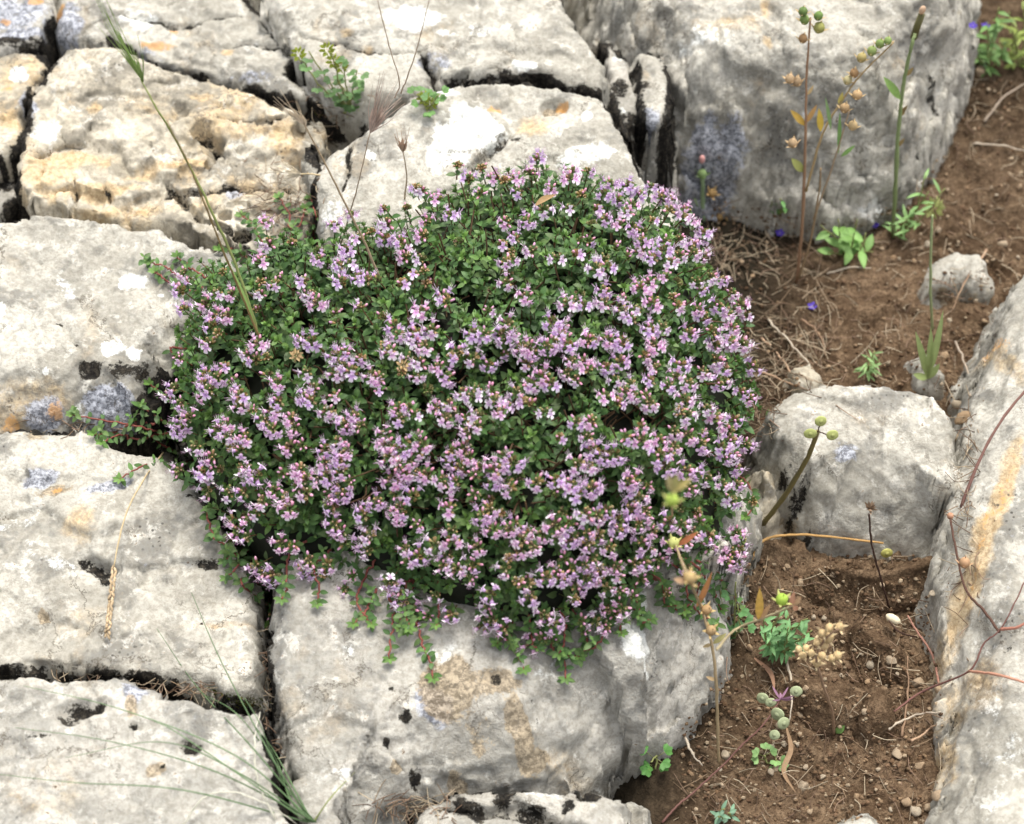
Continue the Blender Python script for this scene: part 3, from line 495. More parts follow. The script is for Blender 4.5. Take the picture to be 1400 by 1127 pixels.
FL = """260 376,278 384,258 398,284 412,304 400,306 370t,325 404,255 422,370 338,358 358,360 402,380 392,364 414,366 312,422 346,436 354,456 316,416 384,426 402,436 414,466 366,474 342,340 356,386 382b,
582 268,608 264,598 278,568 256t,626 232t,642 248,660 232t,676 244,706 246,710 264,692 252t,726 236,660 266b,530 290t,534 310,528 324,550 332,556 340,584 306,582 322,618 296,692 302,702 306,722 304,706 328,476 342,492 334,484 298,480 368,492 378,466 368,506 384,470 386,520 384b,558 354,580 360,608 370,566 376t,580 374t,550 390t,686 334t,700 342t,690 362,700 358,692 386,728 342,720 406,608 410,616 418b,576 426,500 424,464 432b,
735 217,781 239,803 237,778 249,832 254,824 268,844 276,856 259,871 266,890 259,900 273,912 278,885 280,863 288,856 295,912 290,926 300,936 293,946 302,929 310,793 271t,817 285t,752 259,742 288,778 293,824 307,866 314,846 307,890 302t,926 327,943 334,956 327,963 317,958 346,943 346,880 336,875 344,909 334,907 346,922 353,841 339b,856 351b,790 331b,788 346t,761 353,822 356,812 370,824 368,895 356,914 361,931 368,883 368,909 378,890 385,875 392,943 385,953 395,975 385,960 380,963 399,975 416,985 429,990 402,1011 421,1021 431,946 424,956 431,939 404,919 404t,892 416,922 419b,824 399,824 414,788 412,776 416,798 421,854 426,849 416,871 426,866 438,888 450,902 446,752 443,769 446,771 463,735 467,754 467,807 460,829 463,849 467,895 472,934 455,963 453,973 467,990 467,1011 467,994 448,
302 430,318 434,298 446,304 456t,288 468,360 472,344 486,340 498,352 490,370 490t,250 488b,248 530,254 550,240 540,286 528,294 536,284 540,286 512,304 518,326 530,320 520b,334 540,332 552,312 500t,370 514b,386 524,380 538,386 548,376 560,390 560,366 572,378 586,402 570,406 580,348 560t,254 574,248 586,266 568,302 584,312 578,316 592,338 596,332 612,318 606t,276 606,290 592t,294 620,208 596b,212 608,240 626,250 638,340 622b,288 640,306 638,334 636,348 638,400 608,402 618,416 606b,448 612,462 604,446 630,472 624,418 640,426 510,430 528,420 540,430 546,438 572,460 566,452 560,462 540b,462 508,466 498,460 488,474 482,464 434b,460 448b,418 466,434 468,476 578,
540 444,546 458,572 456,592 454,582 474,568 464,528 472t,538 480,560 488,576 496,572 512,552 508t,598 500,608 514,510 512,522 516,520 532b,472 484,470 500,482 508,648 454,662 456,694 442,686 454,702 452,690 462,648 486,668 494,624 478,616 484t,652 532,634 538,646 542,670 532b,676 548,692 556,686 566,718 474,728 478,722 494,708 534,726 526b,720 550t,546 558,548 570,558 558b,566 566,600 558,616 552,594 570,612 572,620 562,640 570b,656 568,646 588,660 582,476 580b,490 568,498 580,528 590,530 604,554 602,538 612,534 622,550 612,570 594b,576 604,570 614,558 626,546 632b,466 602,480 618,472 628,470 640,638 608,620 614b,616 626,646 622,632 636,662 634,678 638,692 620b,690 632,702 630,604 640,556 642,
727 474,744 474,766 462,776 472,805 462,837 465,849 472,776 508,798 496,781 494,788 516,803 508,744 516,730 528,754 525,739 537,744 564,727 554t,829 499,846 494,841 503b,841 518,851 535,863 523,822 545,837 554t,866 540,798 569b,810 574,790 576,858 571,803 593,810 613,786 615,788 632,805 637,839 586,827 596,854 598b,841 618,827 620,873 586b,875 601,892 469,880 484b,897 501,890 520,888 552,885 542b,926 499,922 513,936 525,912 528,951 496,956 508,970 469,987 469,975 489,982 501,982 518,973 523,1011 469,1026 499,1009 533,1016 542,931 545,931 567,924 562t,960 557,975 562,994 571,992 586,973 569,1053 567,919 588,934 593,951 605,953 591t,897 601,917 610,909 620,895 620,905 635,900 644,977 610,987 601,982 620,1011 605,997 620,1016 620,1002 635,929 642,941 644,965 649,975 642,977 659,997 659,863 652,858 664,885 659b,871 676,764 596t,771 615b,761 654,761 669b,778 661,786 673,805 666,735 656,827 693,861 693,878 693,900 686,936 664,990 681,1021 681t,
288 642,305 640,298 652,288 666,300 664,242 642,320 669,324 683,337 669,327 703,332 717,344 727,346 703b,354 696,354 645,380 669,363 683,390 645b,397 679,400 693,412 693,409 664b,424 671,414 645,426 654,436 649,451 647,460 657,453 666b,470 671,448 681b,458 688,482 654b,383 725,385 737,402 737b,356 766,363 776,375 783,378 773,417 764,426 771,426 754,451 761,446 776t,431 788,468 776,477 793,485 778b,460 710,468 722,473 737b,453 742,487 722,504 722,511 727,521 734,497 734,507 744,507 686,502 698,519 681,541 671b,541 696,553 696,538 652,553 642,538 785,548 800,558 812,
550 652,572 645,584 647,584 664,569 674,603 655,627 657,613 662,657 647b,674 655,698 664,695 655,708 667,652 672b,615 693,620 720,620 733,574 713b,550 688,550 703,661 703,661 718,676 720,671 693,686 698t,705 715,698 722,715 735,710 749,725 725b,729 744,742 727,657 744,693 773,698 759t,596 739,557 747,562 761b,576 754,613 754,608 766,627 771,642 766,652 766b,647 783b,630 803,640 812,657 812,674 803,683 807,669 822,596 807,610 822b,620 827,567 822,574 834,589 832b,545 788,550 805,710 788t,722 795,725 807,720 827,732 839,744 834,676 839,681 851b,693 849,674 866,688 861b,664 846,727 871,756 868b,742 863b,754 846,793 841b,795 852b,759 713,761 730,778 710b,783 727,778 735,800 722,802 735,817 727,829 701,841 708,839 720,814 701,797 698,739 754t,754 759,734 771,744 783,761 776,771 759b,783 771b,766 786,797 766,810 757,819 771,800 783,817 783,810 805,788 800,783 810t,829 744,839 769,841 781,829 798,844 800b,865 766,856 655,861 691,868 713,873 737,875 720,858 807b,846 822,831 825,824 844,812 841,839 834b,805 667,780 664,761 664b,
962 650,938 678,990 682,912 708,928 710,952 708b,942 722,908 722,930 730,964 740b,984 730,998 724,1006 734,1000 744,994 750,1002 758,1000 770,990 762,934 768,956 758b,912 734,960 724,885 745,875 760,870 785b,890 720,880 700,900 760b,905 800t"""
FLP = []
for tkn in FL.replace('\n', '').split(','):
    a, b = tkn.split(); k = b[-1] if b[-1] in 'bt' else 'f'; FLP.append((float(a), float(b.rstrip('bt')), k))
# ---- one floret, seen along +Z (mouth of the flower), lower lip towards -Y
def corolla(mb, M, s=1., tint=(1, 1, 1)):
    q = MB(); e = np.array((.97, .735, .94)); e = e*np.array(tint); pale = np.clip(e*1.12+.05, 0, .92); deep = e*np.array((.72, .48, .80))
    ring = []                                            # tube
    vs, cs = [], []
    for j, (zz, rr) in enumerate(((-2.6, .42), (-.8, .6), (0, .85))):
        for k in range(6):
            a = math.pi/3*k; vs.append((rr*math.cos(a), rr*math.sin(a), zz)); cs.append(deep*.9 if j < 2 else e)
    q.add(vs, [(j*6+k, j*6+(k+1) % 6, (j+1)*6+(k+1) % 6, (j+1)*6+k) for j in (0, 1) for k in range(6)]+[(12, 13, 14, 15, 16, 17)], np.array(cs)*.85)
    for a, L, w, tl, notch in ((-90, 2.2, 1.75, .10, 0), (-152, 1.75, 1.45, .18, 0), (-28, 1.75, 1.45, .18, 0), (90, 1.6, 2.0, .75, .35)):
        a = math.radians(a+random.uniform(-6, 6)); d = np.array((math.cos(a), math.sin(a), 0)); r = np.array((-d[1], d[0], 0)); tl += random.uniform(-.12, .12)
        P, Cc = [], []
        for t, ww in ((0, .5), (.45, .85), (.8, 1.), (1., .55)):
            for sx in (-1, 0, 1):
                ln = .55+L*t*(1-(notch*.4 if sx == 0 and t == 1 else 0)); P.append(d*ln+r*(sx*ww*w*.5)+np.array((0, 0, .15+tl*L*t*(1 if a > 0 and abs(a-math.pi/2) < .3 else t)*.8+(abs(sx)*.18)-(.5*t*t if a < 0 else 0))))
                Cc.append(deep if t == 0 else (e if t < .6 else pale))
        q.add(P, [(i*3+k, i*3+k+1, (i+1)*3+k+1, (i+1)*3+k) for i in range(3) for k in (0, 1)], Cc)
    for sx in (-.55, .5, .0):                             # stamens and style
        p0 = Vector((sx*.5, .25, 0)); p1 = Vector((sx*1.6, 1.0+random.uniform(-.3, .6), 2.3+random.uniform(-.4, .8)))
        tube(q, [p0, (p0+p1)/2+Vector((0, .1, .1)), p1], .09, .07, 3, (.8, .66, .78)); blob(q, p1, .17, .17, .17, (0, 0, 1), 4, 3, (.30, .12, .25))
    q2 = MB(); q2.join(q, M@Matrix.Scale(s, 4)); mb.join(q2)
def rotm(d, roll=0., org=(0, 0, 0), up=Vector((0, -1, 0))):
    d = Vector(d).normalized(); y = (Vector((0, .25, 1))-d*Vector((0, .25, 1)).dot(d))
    y = y.normalized() if y.length > .05 else Vector((0, 1, 0)); x = y.cross(d); m = Matrix(((x.x, y.x, d.x, 0), (x.y, y.y, d.y, 0), (x.z, y.z, d.z, 0), (0, 0, 0, 1)))
    return Matrix.Translation(org)@m@Matrix.Rotation(roll, 4, 'Z')
MM = .001
CAL = [(.17, .22, .08), (.22, .21, .09), (.20, .24, .08), (.22, .15, .10), (.30, .27, .13)]
def make_cluster(kind, seed):
    random.seed(seed); cal, pet, bud = MB(), MB(), MB(); nn = {'f': 7, 'b': 7, 't': 9, 'g': 12}[kind]
    hue = random.choice(((1, 1, 1), (1.04, .92, .94), (.92, .94, 1.03), (1.06, 1.10, 1.02), (1.0, 1.16, 1.03), (.86, .84, .90)))
    nf = {'f': random.choice((2, 3, 4, 4)), 'b': random.randint(0, 1), 't': random.randint(0, 1), 'g': 0}[kind]
    used = 0
    for i in range(nn):
        u = 1-(i+.5)/nn*1.05; a = i*2.399+random.uniform(-.3, .3); rr = math.sqrt(max(0, 1-u*u)); d = Vector((rr*math.cos(a), rr*math.sin(a), u*.9+.25)).normalized()
        L = (2.1+random.uniform(-.3, .4))*MM; o = d*(.6*MM); tip = o+d*L
        if kind == 't' or random.random() < .2: cc = random.choice(((.42, .29, .13), (.52, .38, .2), (.34, .25, .10), (.22, .18, .07), (.46, .28, .16)))
        else: cc = random.choice(CAL)
        rg = cal.n; vs, cs = [], []
        for j, (t, w) in enumerate(((0, .28), (.35, .62), (.8, .72), (1., .80))):     # ribbed bell-shaped calyx
            _, r, u2 = frame(d)
            for k in range(6):
                b = math.pi/3*k; tt = t+(.16 if (j == 3 and k % 2) else 0); vs.append(o+d*(L*tt)+r*(w*MM*math.cos(b))+u2*(w*MM*math.sin(b))); cs.append(np.array(cc)*(1 if k % 2 else .75)*(1.25 if j == 3 else 1))
        cal.add(vs, [(j*6+k, j*6+(k+1) % 6, (j+1)*6+(k+1) % 6, (j+1)*6+k) for j in range(3) for k in range(6)]+[(5, 4, 3, 2, 1, 0)], cs)
        q = random.random()
        if used < nf and u > -.2 and (i % 2 == 0 or nn-i <= nf-used) and i > 0:
            used += 1; e = random.uniform(.93, 1.1); corolla(pet, rotm(d, random.uniform(-.35, .35), tip+d*(1.2*MM)), MM*random.uniform(1.05, 1.25), tuple(h*e for h in hue))
        elif q < {'f': .36, 'b': .65, 't': .06, 'g': .04}[kind]:
            c = random.choice(((.78, .38, .52), (.82, .46, .60), (.72, .40, .58))); blob(bud, tip+d*(.75*MM), .62*MM, .62*MM, 1.15*MM, d, 7, 5, c)
        elif q < .7 and kind in 'ft':
            blob(bud, tip+d*(.1*MM), .45*MM, .45*MM, .5*MM, d, 5, 4, random.choice(((.60, .42, .2), (.50, .36, .22), (.66, .55, .40))))
    for k in range(4):                                    # bracts below the head
        a = k*math.pi/2+.4; d = Vector((math.cos(a), math.sin(a), .45)); leaf(cal, d*(.5*MM), d, Vector((0, 0, 1)), 3.6*MM, 1.8*MM, (.07, .13, .035), 0, .25, .3, 3)
    return cal, pet, bud
LIBC = {k: [make_cluster(k, 900+ord(k)*10+i) for i in range(n)] for k, n in (('f', 18), ('b', 7), ('t', 6), ('g', 5))}
random.seed(5)
thyme = empty('thyme_cushion', C0.copy(), 'domed green thyme cushion covered in small lilac-pink flowers, growing over the rocks', 'plant')
thyme.location.z = 0.0
# ---- flower clusters: the 100 nearest to the viewer are parts of their own, the rest are one part
placed = []
for px, py, k in FLP:
    if random.random() < (.16 if py > 560 else .06): continue
    p, ok = DH(px, py+4); n = dome_n(p.x, p.y) if ok else Vector((0, .2, 1)).normalized()
    d = (n*.75+Vector((0, -.25, .55))+Vector([random.gauss(0, .16) for _ in range(3)])).normalized()
    placed.append((p+n*random.uniform(.0005, .0045), d, k, px, py))
for _ in range(64):                                       # shy ones, sunk between the others
    while True:
        px, py = random.uniform(250, 1030), random.uniform(260, 850); p, ok = DH(px, py)
        if ok and px+py*.2 > 420 and random.random() < (.9 if py < 420 else .4): break
    n = dome_n(p.x, p.y); placed.append((p-n*.004, (n+Vector((0, -.2, .4))+Vector([random.gauss(0, .2) for _ in range(3)])).normalized(), random.choice('tgggb'), px, py))
order = sorted(range(len(placed)), key=lambda i: (placed[i][0]-CAM).length+(0 if placed[i][2] == 'f' else .2))
rest = MB(); MESHES = {}
for rank, i in enumerate(order):
    p, d, k, px, py = placed[i]; v = random.randrange(len(LIBC[k])); sc = random.uniform(.86, 1.16)*(1.08 if k == 'f' else .95)
    M = rotm(d, random.uniform(-.4, .4), p)@Matrix.Rotation(random.uniform(-.7, .7), 4, 'Z')@Matrix.Scale(sc, 4)
    if rank < 100:
        if (k, v) not in MESHES: MESHES[(k, v)] = [LIBC[k][v][j].mesh(n_, [m_]) if LIBC[k][v][j].n else None for j, (n_, m_) in enumerate((('flower_cluster', M_CALYX), ('petals', M_PETAL), ('buds', M_PETAL)))]
        a, b, c = MESHES[(k, v)]; o = link('flower_cluster', a, thyme); o.matrix_local = Matrix.Translation(-thyme.location)@M
        for n_, m_ in (('petals', b), ('buds', c)):
            if m_: link(n_, m_, o)
    else:
        for j in range(3):
            if LIBC[k][v][j].n:
                q = MB(); q.join(LIBC[k][v][j], M, (random.uniform(.93, 1.07),)*3); q.mi = [j]*len(q.mi); rest.join(q)
tag(part(rest, 'flower_clusters', [M_CALYX, M_PETAL, M_PETAL], thyme), kind='stuff')
# ---- leafy shoots
leaves, stems = MB(), MB()
def lcol(fresh=0., dark=1.):
    b = np.array((.054, .120, .034)) if random.random() < .7 else np.array((.085, .138, .046))
    b = b*(1-fresh)+np.array((.17, .30, .07))*fresh
    return b*random.uniform(.72, 1.3)*dark
def shoot(p, d, n=5, step=.0042, L=.0052, fresh=0., stem=True):
    d = d.normalized(); base = p-d*(n*step); bend = Vector([random.gauss(0, .06) for _ in range(3)])
    _, r, u = frame(d); a0 = random.uniform(0, math.pi); pts = []
    for i in range(n+1):
        q = base+d*(i*step)+bend*(step*i*i*.18); pts.append(q)
        if i == 0: continue
        t = i/n; LL = L*(1.05-.45*max(0, t-.6)/.4)*random.uniform(.85, 1.15)
        for s in (0, math.pi):
            a = a0+i*math.pi/2+s+random.uniform(-.2, .2); o = r*math.cos(a)+u*math.sin(a)
            up = .25+.9*max(0, t-.55); leaf(leaves, q, o+d*(up+random.uniform(-.1, .2)), d-o*.3, LL, LL*random.uniform(.46, .6), lcol(fresh*t), 0, .22, .22, 4)
    if n > 2:
        for s in (.4, 2.0, 3.6, 5.2): leaf(leaves, pts[-1], d+(r*math.cos(s)+u*math.sin(s))*.55, r, L*.5, L*.24, lcol(min(1, fresh+.35)), 0, -.1, .3, 3)
    if stem: tube(stems, pts, .00045, .0003, 4, random.choice(((.12, .09, .04), (.16, .07, .04), (.10, .11, .04))), cap=False)
heads = np.array([[q[0].x, q[0].y] for q in placed])
xs = np.arange(C0.x-.2, C0.x+.2, .0076)
cnt = 0
for x in xs:
    for y in np.arange(C0.y-.19, C0.y+.2, .0076):
        X, Y = x+random.uniform(-.0036, .0036), y+random.uniform(-.0036, .0036); dx, dy = X-C0.x, Y-C0.y
        R = float(np.interp(math.atan2(dy, dx), _ra, _rr)); t = math.hypot(dx, dy)/R
        if t > 1.0: continue
        n = dome_n(X, Y); reps = 1+int((1/max(n.z, .25)-1)*.9+random.random()*.6)
        for k in range(reps):
            if k: X, Y = X+random.uniform(-.004, .004), Y+random.uniform(-.004, .004)
            zz = float(dome(X, Y)); gap = vn(np.array([X*60]), np.array([Y*60]), np.array([.5]), 611)[0]
            if gap < -.42 and random.random() < .75: continue
            hd = np.min(np.hypot(heads[:, 0]-X, heads[:, 1]-Y)); sink = .003+max(0, .0055-hd)*.9+max(0, -gap)*.008+abs(random.gauss(0, .0022))
            if n.y > .25 and random.random() < .4 and t < .97: continue          # the far side is hidden
            d = (n*.8+Vector((0, -.1, .5))+Vector([random.gauss(0, .22) for _ in range(3)])).normalized()
            if random.random() < .9: shoot(Vector((X+random.gauss(0, .003), Y+random.gauss(0, .003), zz))-n*(sink+.007), d+Vector([random.gauss(0, .25) for _ in range(3)]), 2, .0045, .0068, .1, False)
            shoot(Vector((X, Y, zz))-n*sink, d, 4, .0043, random.uniform(.0056, .0074), .25*random.random() if random.random() < .8 else .7); cnt += 1
for p, d, k, px, py in placed:                            # the stalk and leaves under each cluster
    shoot(p+d*.0005, d, 3, .0042, .0054, .1)
# ---- runners trailing over the stones, each a part
def runner(pts, lift=.003, step=.0056, L=.0050, flower=None, fresh=.3):
    x0, y0 = pts[0]; vv = Vector((640-x0, 560-y0)).normalized()*34; pts = [(x0+vv.x, y0+vv.y)]+list(pts)
    q = [HIT(x, y, lift) for x, y in pts]; q = spline(q, 8, .0004); mb, lv = MB(), MB(); tube(mb, q, .0007, .00045, 5, (.22, .07, .055))
    global leaves
    keep = leaves; leaves = lv; acc = step*.5; k = 0
    for a, b in zip(q, q[1:]):
        acc += (b-a).length
        if acc > step:
            acc = 0; k += 1; d = (b-a).normalized(); side = d.cross(Vector((0, -.3, 1))).normalized(); f = 1-.1*random.random()
            for s in (-1, 1):
                leaf(lv, b, side*s+d*.35+Vector((0, -.1, .45 if k % 2 else .15)), Vector((0, -.5, 1)), L*f*random.uniform(.8, 1.1), L*.5, lcol(fresh*random.random()), 0, .3, .15, 4)
            if random.random() < .25: shoot(b+Vector((random.gauss(0, .3), -.2, 1)).normalized()*.006, Vector((random.gauss(0, .3), -.2, 1)), 2, .003, .0048, .4, False)
    d = (q[-1]-q[-3]).normalized()
    for s in range(5): a = s*1.256; leaf(lv, q[-1], d*.5+Vector((math.cos(a), math.sin(a)*.8-.1, .5)), Vector((0, -.4, 1)), L*.8, L*.38, lcol(.6), 0, .1, .2, 4)
    leaves = keep
    o = part(mb, 'runner', M_STEM, thyme); part(lv, 'leaves', M_LEAF, o)
for pts in ([(560, 830), (572, 862), (578, 885), (588, 910), (592, 932)], [(530, 808), (538, 840), (536, 870), (533, 905)], [(496, 800), (488, 828), (500, 846), (508, 858)], [(500, 840), (484, 858)], [(690, 850), (700, 878), (716, 920)],
            [(740, 858), (755, 888), (770, 908), (773, 932)], [(790, 850), (800, 872), (806, 886)], [(700, 860), (680, 884)], [(236, 600), (200, 590), (150, 580), (100, 572)], [(240, 622), (210, 602), (185, 580)], [(236, 640), (200, 640), (165, 660)], [(245, 560), (225, 545), (205, 530)],
            [(262, 392), (240, 380), (222, 368), (206, 364)], [(280, 408), (250, 398), (225, 386), (212, 376)], [(270, 378), (258, 368), (243, 356)], [(330, 352), (318, 346), (300, 346)], [(350, 745), (330, 775), (310, 795)], [(370, 780), (372, 805), (368, 830), (365, 860)], [(345, 770), (352, 800), (372, 812)], [(325, 760), (308, 772)], [(330, 798), (352, 822)],
            [(430, 780), (436, 805), (434, 830)], [(870, 812), (868, 840), (880, 856)], [(935, 790), (940, 820), (952, 838), (975, 860)], [(980, 790), (990, 808), (1004, 822), (1012, 838)], [(960, 790), (975, 812), (985, 838)], [(900, 800), (915, 826), (935, 846)],
            [(430, 330), (432, 300), (425, 276)], [(400, 334), (396, 300), (382, 275)], [(360, 336), (345, 310), (330, 300)], [(1016, 660), (1030, 690), (1018, 712)], [(235, 480), (246, 500), (255, 512)], [(395, 340), (412, 310), (418, 290)], [(212, 600), (190, 606), (165, 600), (140, 610)], [(240, 585), (215, 575), (196, 560)], [(180, 585), (150, 600), (128, 598)]):
    runner(pts)
for i in range(16):                                       # a tangled fringe of short shoots at the lower rim
    x, y = random.choice(((400, 790), (455, 800), (520, 820), (560, 838), (610, 850), (650, 862), (690, 872), (735, 884), (780, 880), (820, 866), (855, 852), (900, 820), (945, 806), (300, 725), (265, 680), (325, 760)))
    x += random.uniform(-18, 18); a = random.uniform(-1.1, 1.1)+(-.5 if x < 340 else .3 if x > 850 else 0); L_ = random.uniform(22, 58); runner([(x, y-18), (x+math.sin(a*.4)*L_*.4, y+L_*.3), (x+math.sin(a)*L_*.8, y+L_*.75*math.cos(a))], random.uniform(.003, .008), .0044, random.uniform(.0042, .0058), None, random.uniform(.1, .5))
LEAVES_OBJ = part(leaves, 'leaves', M_LEAF, thyme); part(stems, 'stems', M_STEM, thyme)
# ---- woody twigs over a near-black shell that paints in the cushion's inner shade
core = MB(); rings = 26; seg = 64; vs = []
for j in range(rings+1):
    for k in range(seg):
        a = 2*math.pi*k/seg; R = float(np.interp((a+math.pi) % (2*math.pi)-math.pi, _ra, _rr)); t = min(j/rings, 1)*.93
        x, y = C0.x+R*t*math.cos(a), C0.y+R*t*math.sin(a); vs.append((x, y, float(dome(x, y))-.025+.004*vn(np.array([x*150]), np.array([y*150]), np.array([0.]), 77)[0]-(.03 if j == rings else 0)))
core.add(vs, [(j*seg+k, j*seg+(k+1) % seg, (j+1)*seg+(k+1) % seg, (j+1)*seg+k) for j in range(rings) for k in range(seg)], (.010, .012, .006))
for _ in range(700):
    a = random.uniform(0, 6.283); R = float(np.interp((a+math.pi) % (2*math.pi)-math.pi, _ra, _rr))*math.sqrt(random.random())*.72; x, y = C0.x+R*math.cos(a), C0.y+R*math.sin(a)
    z = float(dome(x, y)); n = dome_n(x, y); p = Vector((x, y, z-.020)); q = p+n*.013+Vector([random.gauss(0, .005) for _ in range(3)]); tube(core, [p, (p+q)/2+Vector([random.gauss(0, .001) for _ in range(3)]), q], .0006, .0004, 4, (.09, .055, .03), cap=False)
part(core, 'twigs_and_shade_shell', M_STEM, thyme)
# ------------------------------------------------------------------ weeds, dry stalks, pebbles
random.seed(77)
TAN, STRAW, OLIVE, GRN, LGRN, RED, BRN, DARK = (.42, .29, .15), (.55, .44, .27), (.24, .25, .09), (.12, .25, .05), (.30, .42, .14), (.30, .075, .06), (.20, .11, .06), (.07, .04, .03)
class Plant:
    def __init__(s, name, label, cat, base, group=None): s.o = empty(name, base, label, cat, group); s.b = Vector(base)
    def P(s, p): return V(p[0], p[1], s.b.y+(p[2] if len(p) > 2 else 0)) if not isinstance(p, Vector) else p
    def stem(s, pts, r0, r1, col=TAN, name='stem', mat=None, jit=.0001, n=6):
        mb = MB(); q = spline([s.P(p) for p in pts], 7, jit); tube(mb, q, r0, r1, 6, col, wob=.12); return part(mb, name, mat or M_DRY, s.o), q
    def pod(s, p, r, col, axis=(0, 0, 1), stretch=1.15, name='seed_pod', sep=0, husk=None, parent=None):
        p = s.P(p); mb = MB(); ax = Vector(axis).normalized(); col = np.array(col)*random.uniform(.85, 1.15)
        blob(mb, p, r, r, r*stretch, ax, 10, 8, col, jit=.05); tube(mb, [p+ax*(r*stretch*.9), p+ax*(r*stretch*1.5)], r*.12, r*.03, 4, col*.6)
        _, rr, u = frame(ax)
        for k in range(sep):
            a = 6.283*k/sep+.3; o = rr*math.cos(a)+u*math.sin(a); leaf(mb, p-ax*(r*stretch), ax+o*.7, o, r*2.4, r*.6, husk or col*.9, 0, -.25, .3, 4)
        return part(mb, name, M_DRY, s.o)
    def disc(s, p, r, col, nrm, name='seed_pod'):       # flat round pouch
        p = s.P(p); mb = MB(); n_ = Vector(nrm).normalized(); blob(mb, p, r, r*.85, r*.22, n_, 14, 6, col, jit=.04); blob(mb, p, r*.42, r*.42, r*.40, n_, 10, 6, np.array(col)*.8); return part(mb, name, M_GREEN, s.o)
    def leaf(s, p, q, w, col, name='leaf', curl=.15, nrm=(0, -.7, .7), mat=None, fold=.25):
        p, q = s.P(p), s.P(q); mb = MB(); leaf(mb, p, q-p, Vector(nrm), (q-p).length, w, col, 0, curl, fold, 7); return part(mb, name, mat or M_GREEN, s.o)
def spike(pl, tip, ends, col=(.50, .38, .27), name='spikelet', n=5, r=.0004, spread=4, grow=1.):
    mb = MB(); t0 = pl.P(tip)
    for e in ends:
        e0 = pl.P(e)
        for k in range(n):
            q = e0+Vector((random.gauss(0, .0012*spread*.5), random.gauss(0, .003), random.gauss(0, .0012*spread*.5))); m = t0.lerp(q, .45)+Vector([random.gauss(0, .0008) for _ in range(3)])
            c = np.array(col)*random.uniform(.75, 1.25); tube(mb, [t0, m, q], r*.9, r*.25, 3, c, cap=False)
        m = t0.lerp(e0, .5); leaf(mb, t0, e0-t0, Vector((0, -1, .3)), (e0-t0).length*.55, .0022*grow, np.array(col)*1.1, 0, .05, .4, 5)
    return part(mb, name, M_DRY, pl.o)
# green bearded grass leaning over the upper left
B = DH(352, 455)[0]; g = Plant('grass_stalk', 'tall grass stalk with a green bearded head leaning over the upper left rocks', 'grass', B)
_, q = g.stem([(355, 468, 0), (345, 430, .006), (318, 352, .02), (285, 280, .03), (245, 200, .045), (215, 150, .05), (192, 108, .06)], .0008, .0004, (.24, .28, .10))
g.leaf((350, 450, .002), (318, 350, .014), .0022, (.22, .34, .10), nrm=(.8, -.5, .2))
spike(g, (196, 112, .06), [(172, 60, .06), (158, 48, .06), (150, 25, .065), (138, 5, .065), (126, -20, .065), (184, 66, .06)], (.30, .42, .14), 'seed_head', 4, .00035, 4, .7)
B = DH(356, 462)[0]; g = Plant('grass_stalk', 'thin browning grass blade beside the bearded stalk at upper left', 'grass', B)
g.stem([(357, 466, 0), (335, 415, .004), (300, 330, .0), (262, 235, -.008), (228, 165, -.012)], .0007, .0003, (.26, .19, .08), 'blade')
# clover-like weed in the crevice
def leafy_weed(name, label, base, tips, heads=(), cat='weed', L=.0058, dens=9, col=GRN, stemc=(.22, .24, .09), three=True, hc=(.34, .40, .06), group=None, hr=.0032, w=.62, dY=.0):
    pl = Plant(name, label, cat, HIT(*base), group); b = pl.b
    for t in tips:
        T = V(t[0], t[1], b.y+random.uniform(-.004, .006)+dY); mid = b.lerp(T, .5)+Vector((random.gauss(0, .002), random.gauss(0, .002), 0)); mb = MB(); q = spline([b, mid, T], 6, .0003); tube(mb, q, .0006, .0004, 5, stemc); so_ = part(mb, 'stem', M_STEM, pl.o)
        lv = MB()
        for i in range(dens):
            p = q[min(len(q)-1, int(len(q)*(.3+.7*i/dens)))]; a = random.uniform(0, 6.28); o = Vector((math.cos(a), math.sin(a)-.2, random.uniform(.1, .7))).normalized(); c = np.array(col)*random.uniform(.75, 1.3)
            if three:
                p2 = p+o*(L*.8); tube(lv, [p, p2], .0002, .0002, 3, stemc)
                for s in (-.9, 0, .9): v = Matrix.Rotation(s, 3, 'Z')@o; leaf(lv, p2, v, Vector((0, -.3, 1)), L*.75, L*.5, c, 0, .15, .2, 4, peak=.6)
            else: leaf(lv, p, o, Vector((0, -.3, 1)), L*random.uniform(.7, 1.2), L*w*.6, c, 0, .3, .3, 5)
        part(lv, 'leaves', M_GREEN, pl.o)
    for h in heads:
        mb = MB(); c = V(h[0], h[1], b.y+.002+dY)
        for k in range(26):
            u = 1-2*(k+.5)/26; a = k*2.4; rr = math.sqrt(1-u*u); d = Vector((rr*math.cos(a), rr*math.sin(a), u)); leaf(mb, c+d*(hr*.5), d+Vector((0, 0, .3)), d.cross(Vector((.1, .2, 1))), hr*.9, hr*.55, np.array(hc)*random.uniform(.7, 1.25), 0, .3, .3, 3)
        part(mb, 'flower_head', M_GREEN, pl.o)
    return pl
leafy_weed('clover_plant', 'small clover-like weed with yellow-green heads, growing from the upper left crevice', (478, 152), [(412, 82), (422, 70), (452, 72), (470, 92), (488, 96), (462, 112), (476, 138), (496, 122)], [(408, 74), (447, 68), (456, 84), (466, 90), (480, 152), (485, 148)], dens=5, hr=.0036, col=(.11, .20, .07))
leafy_weed('clover_plant', 'tiny green sprig with two yellowish heads on top edge of the round boulder', (586, 150), [(572, 130), (584, 136), (600, 130)], [(579, 134), (589, 142)], dens=4, hr=.0034, col=(.13, .25, .08))
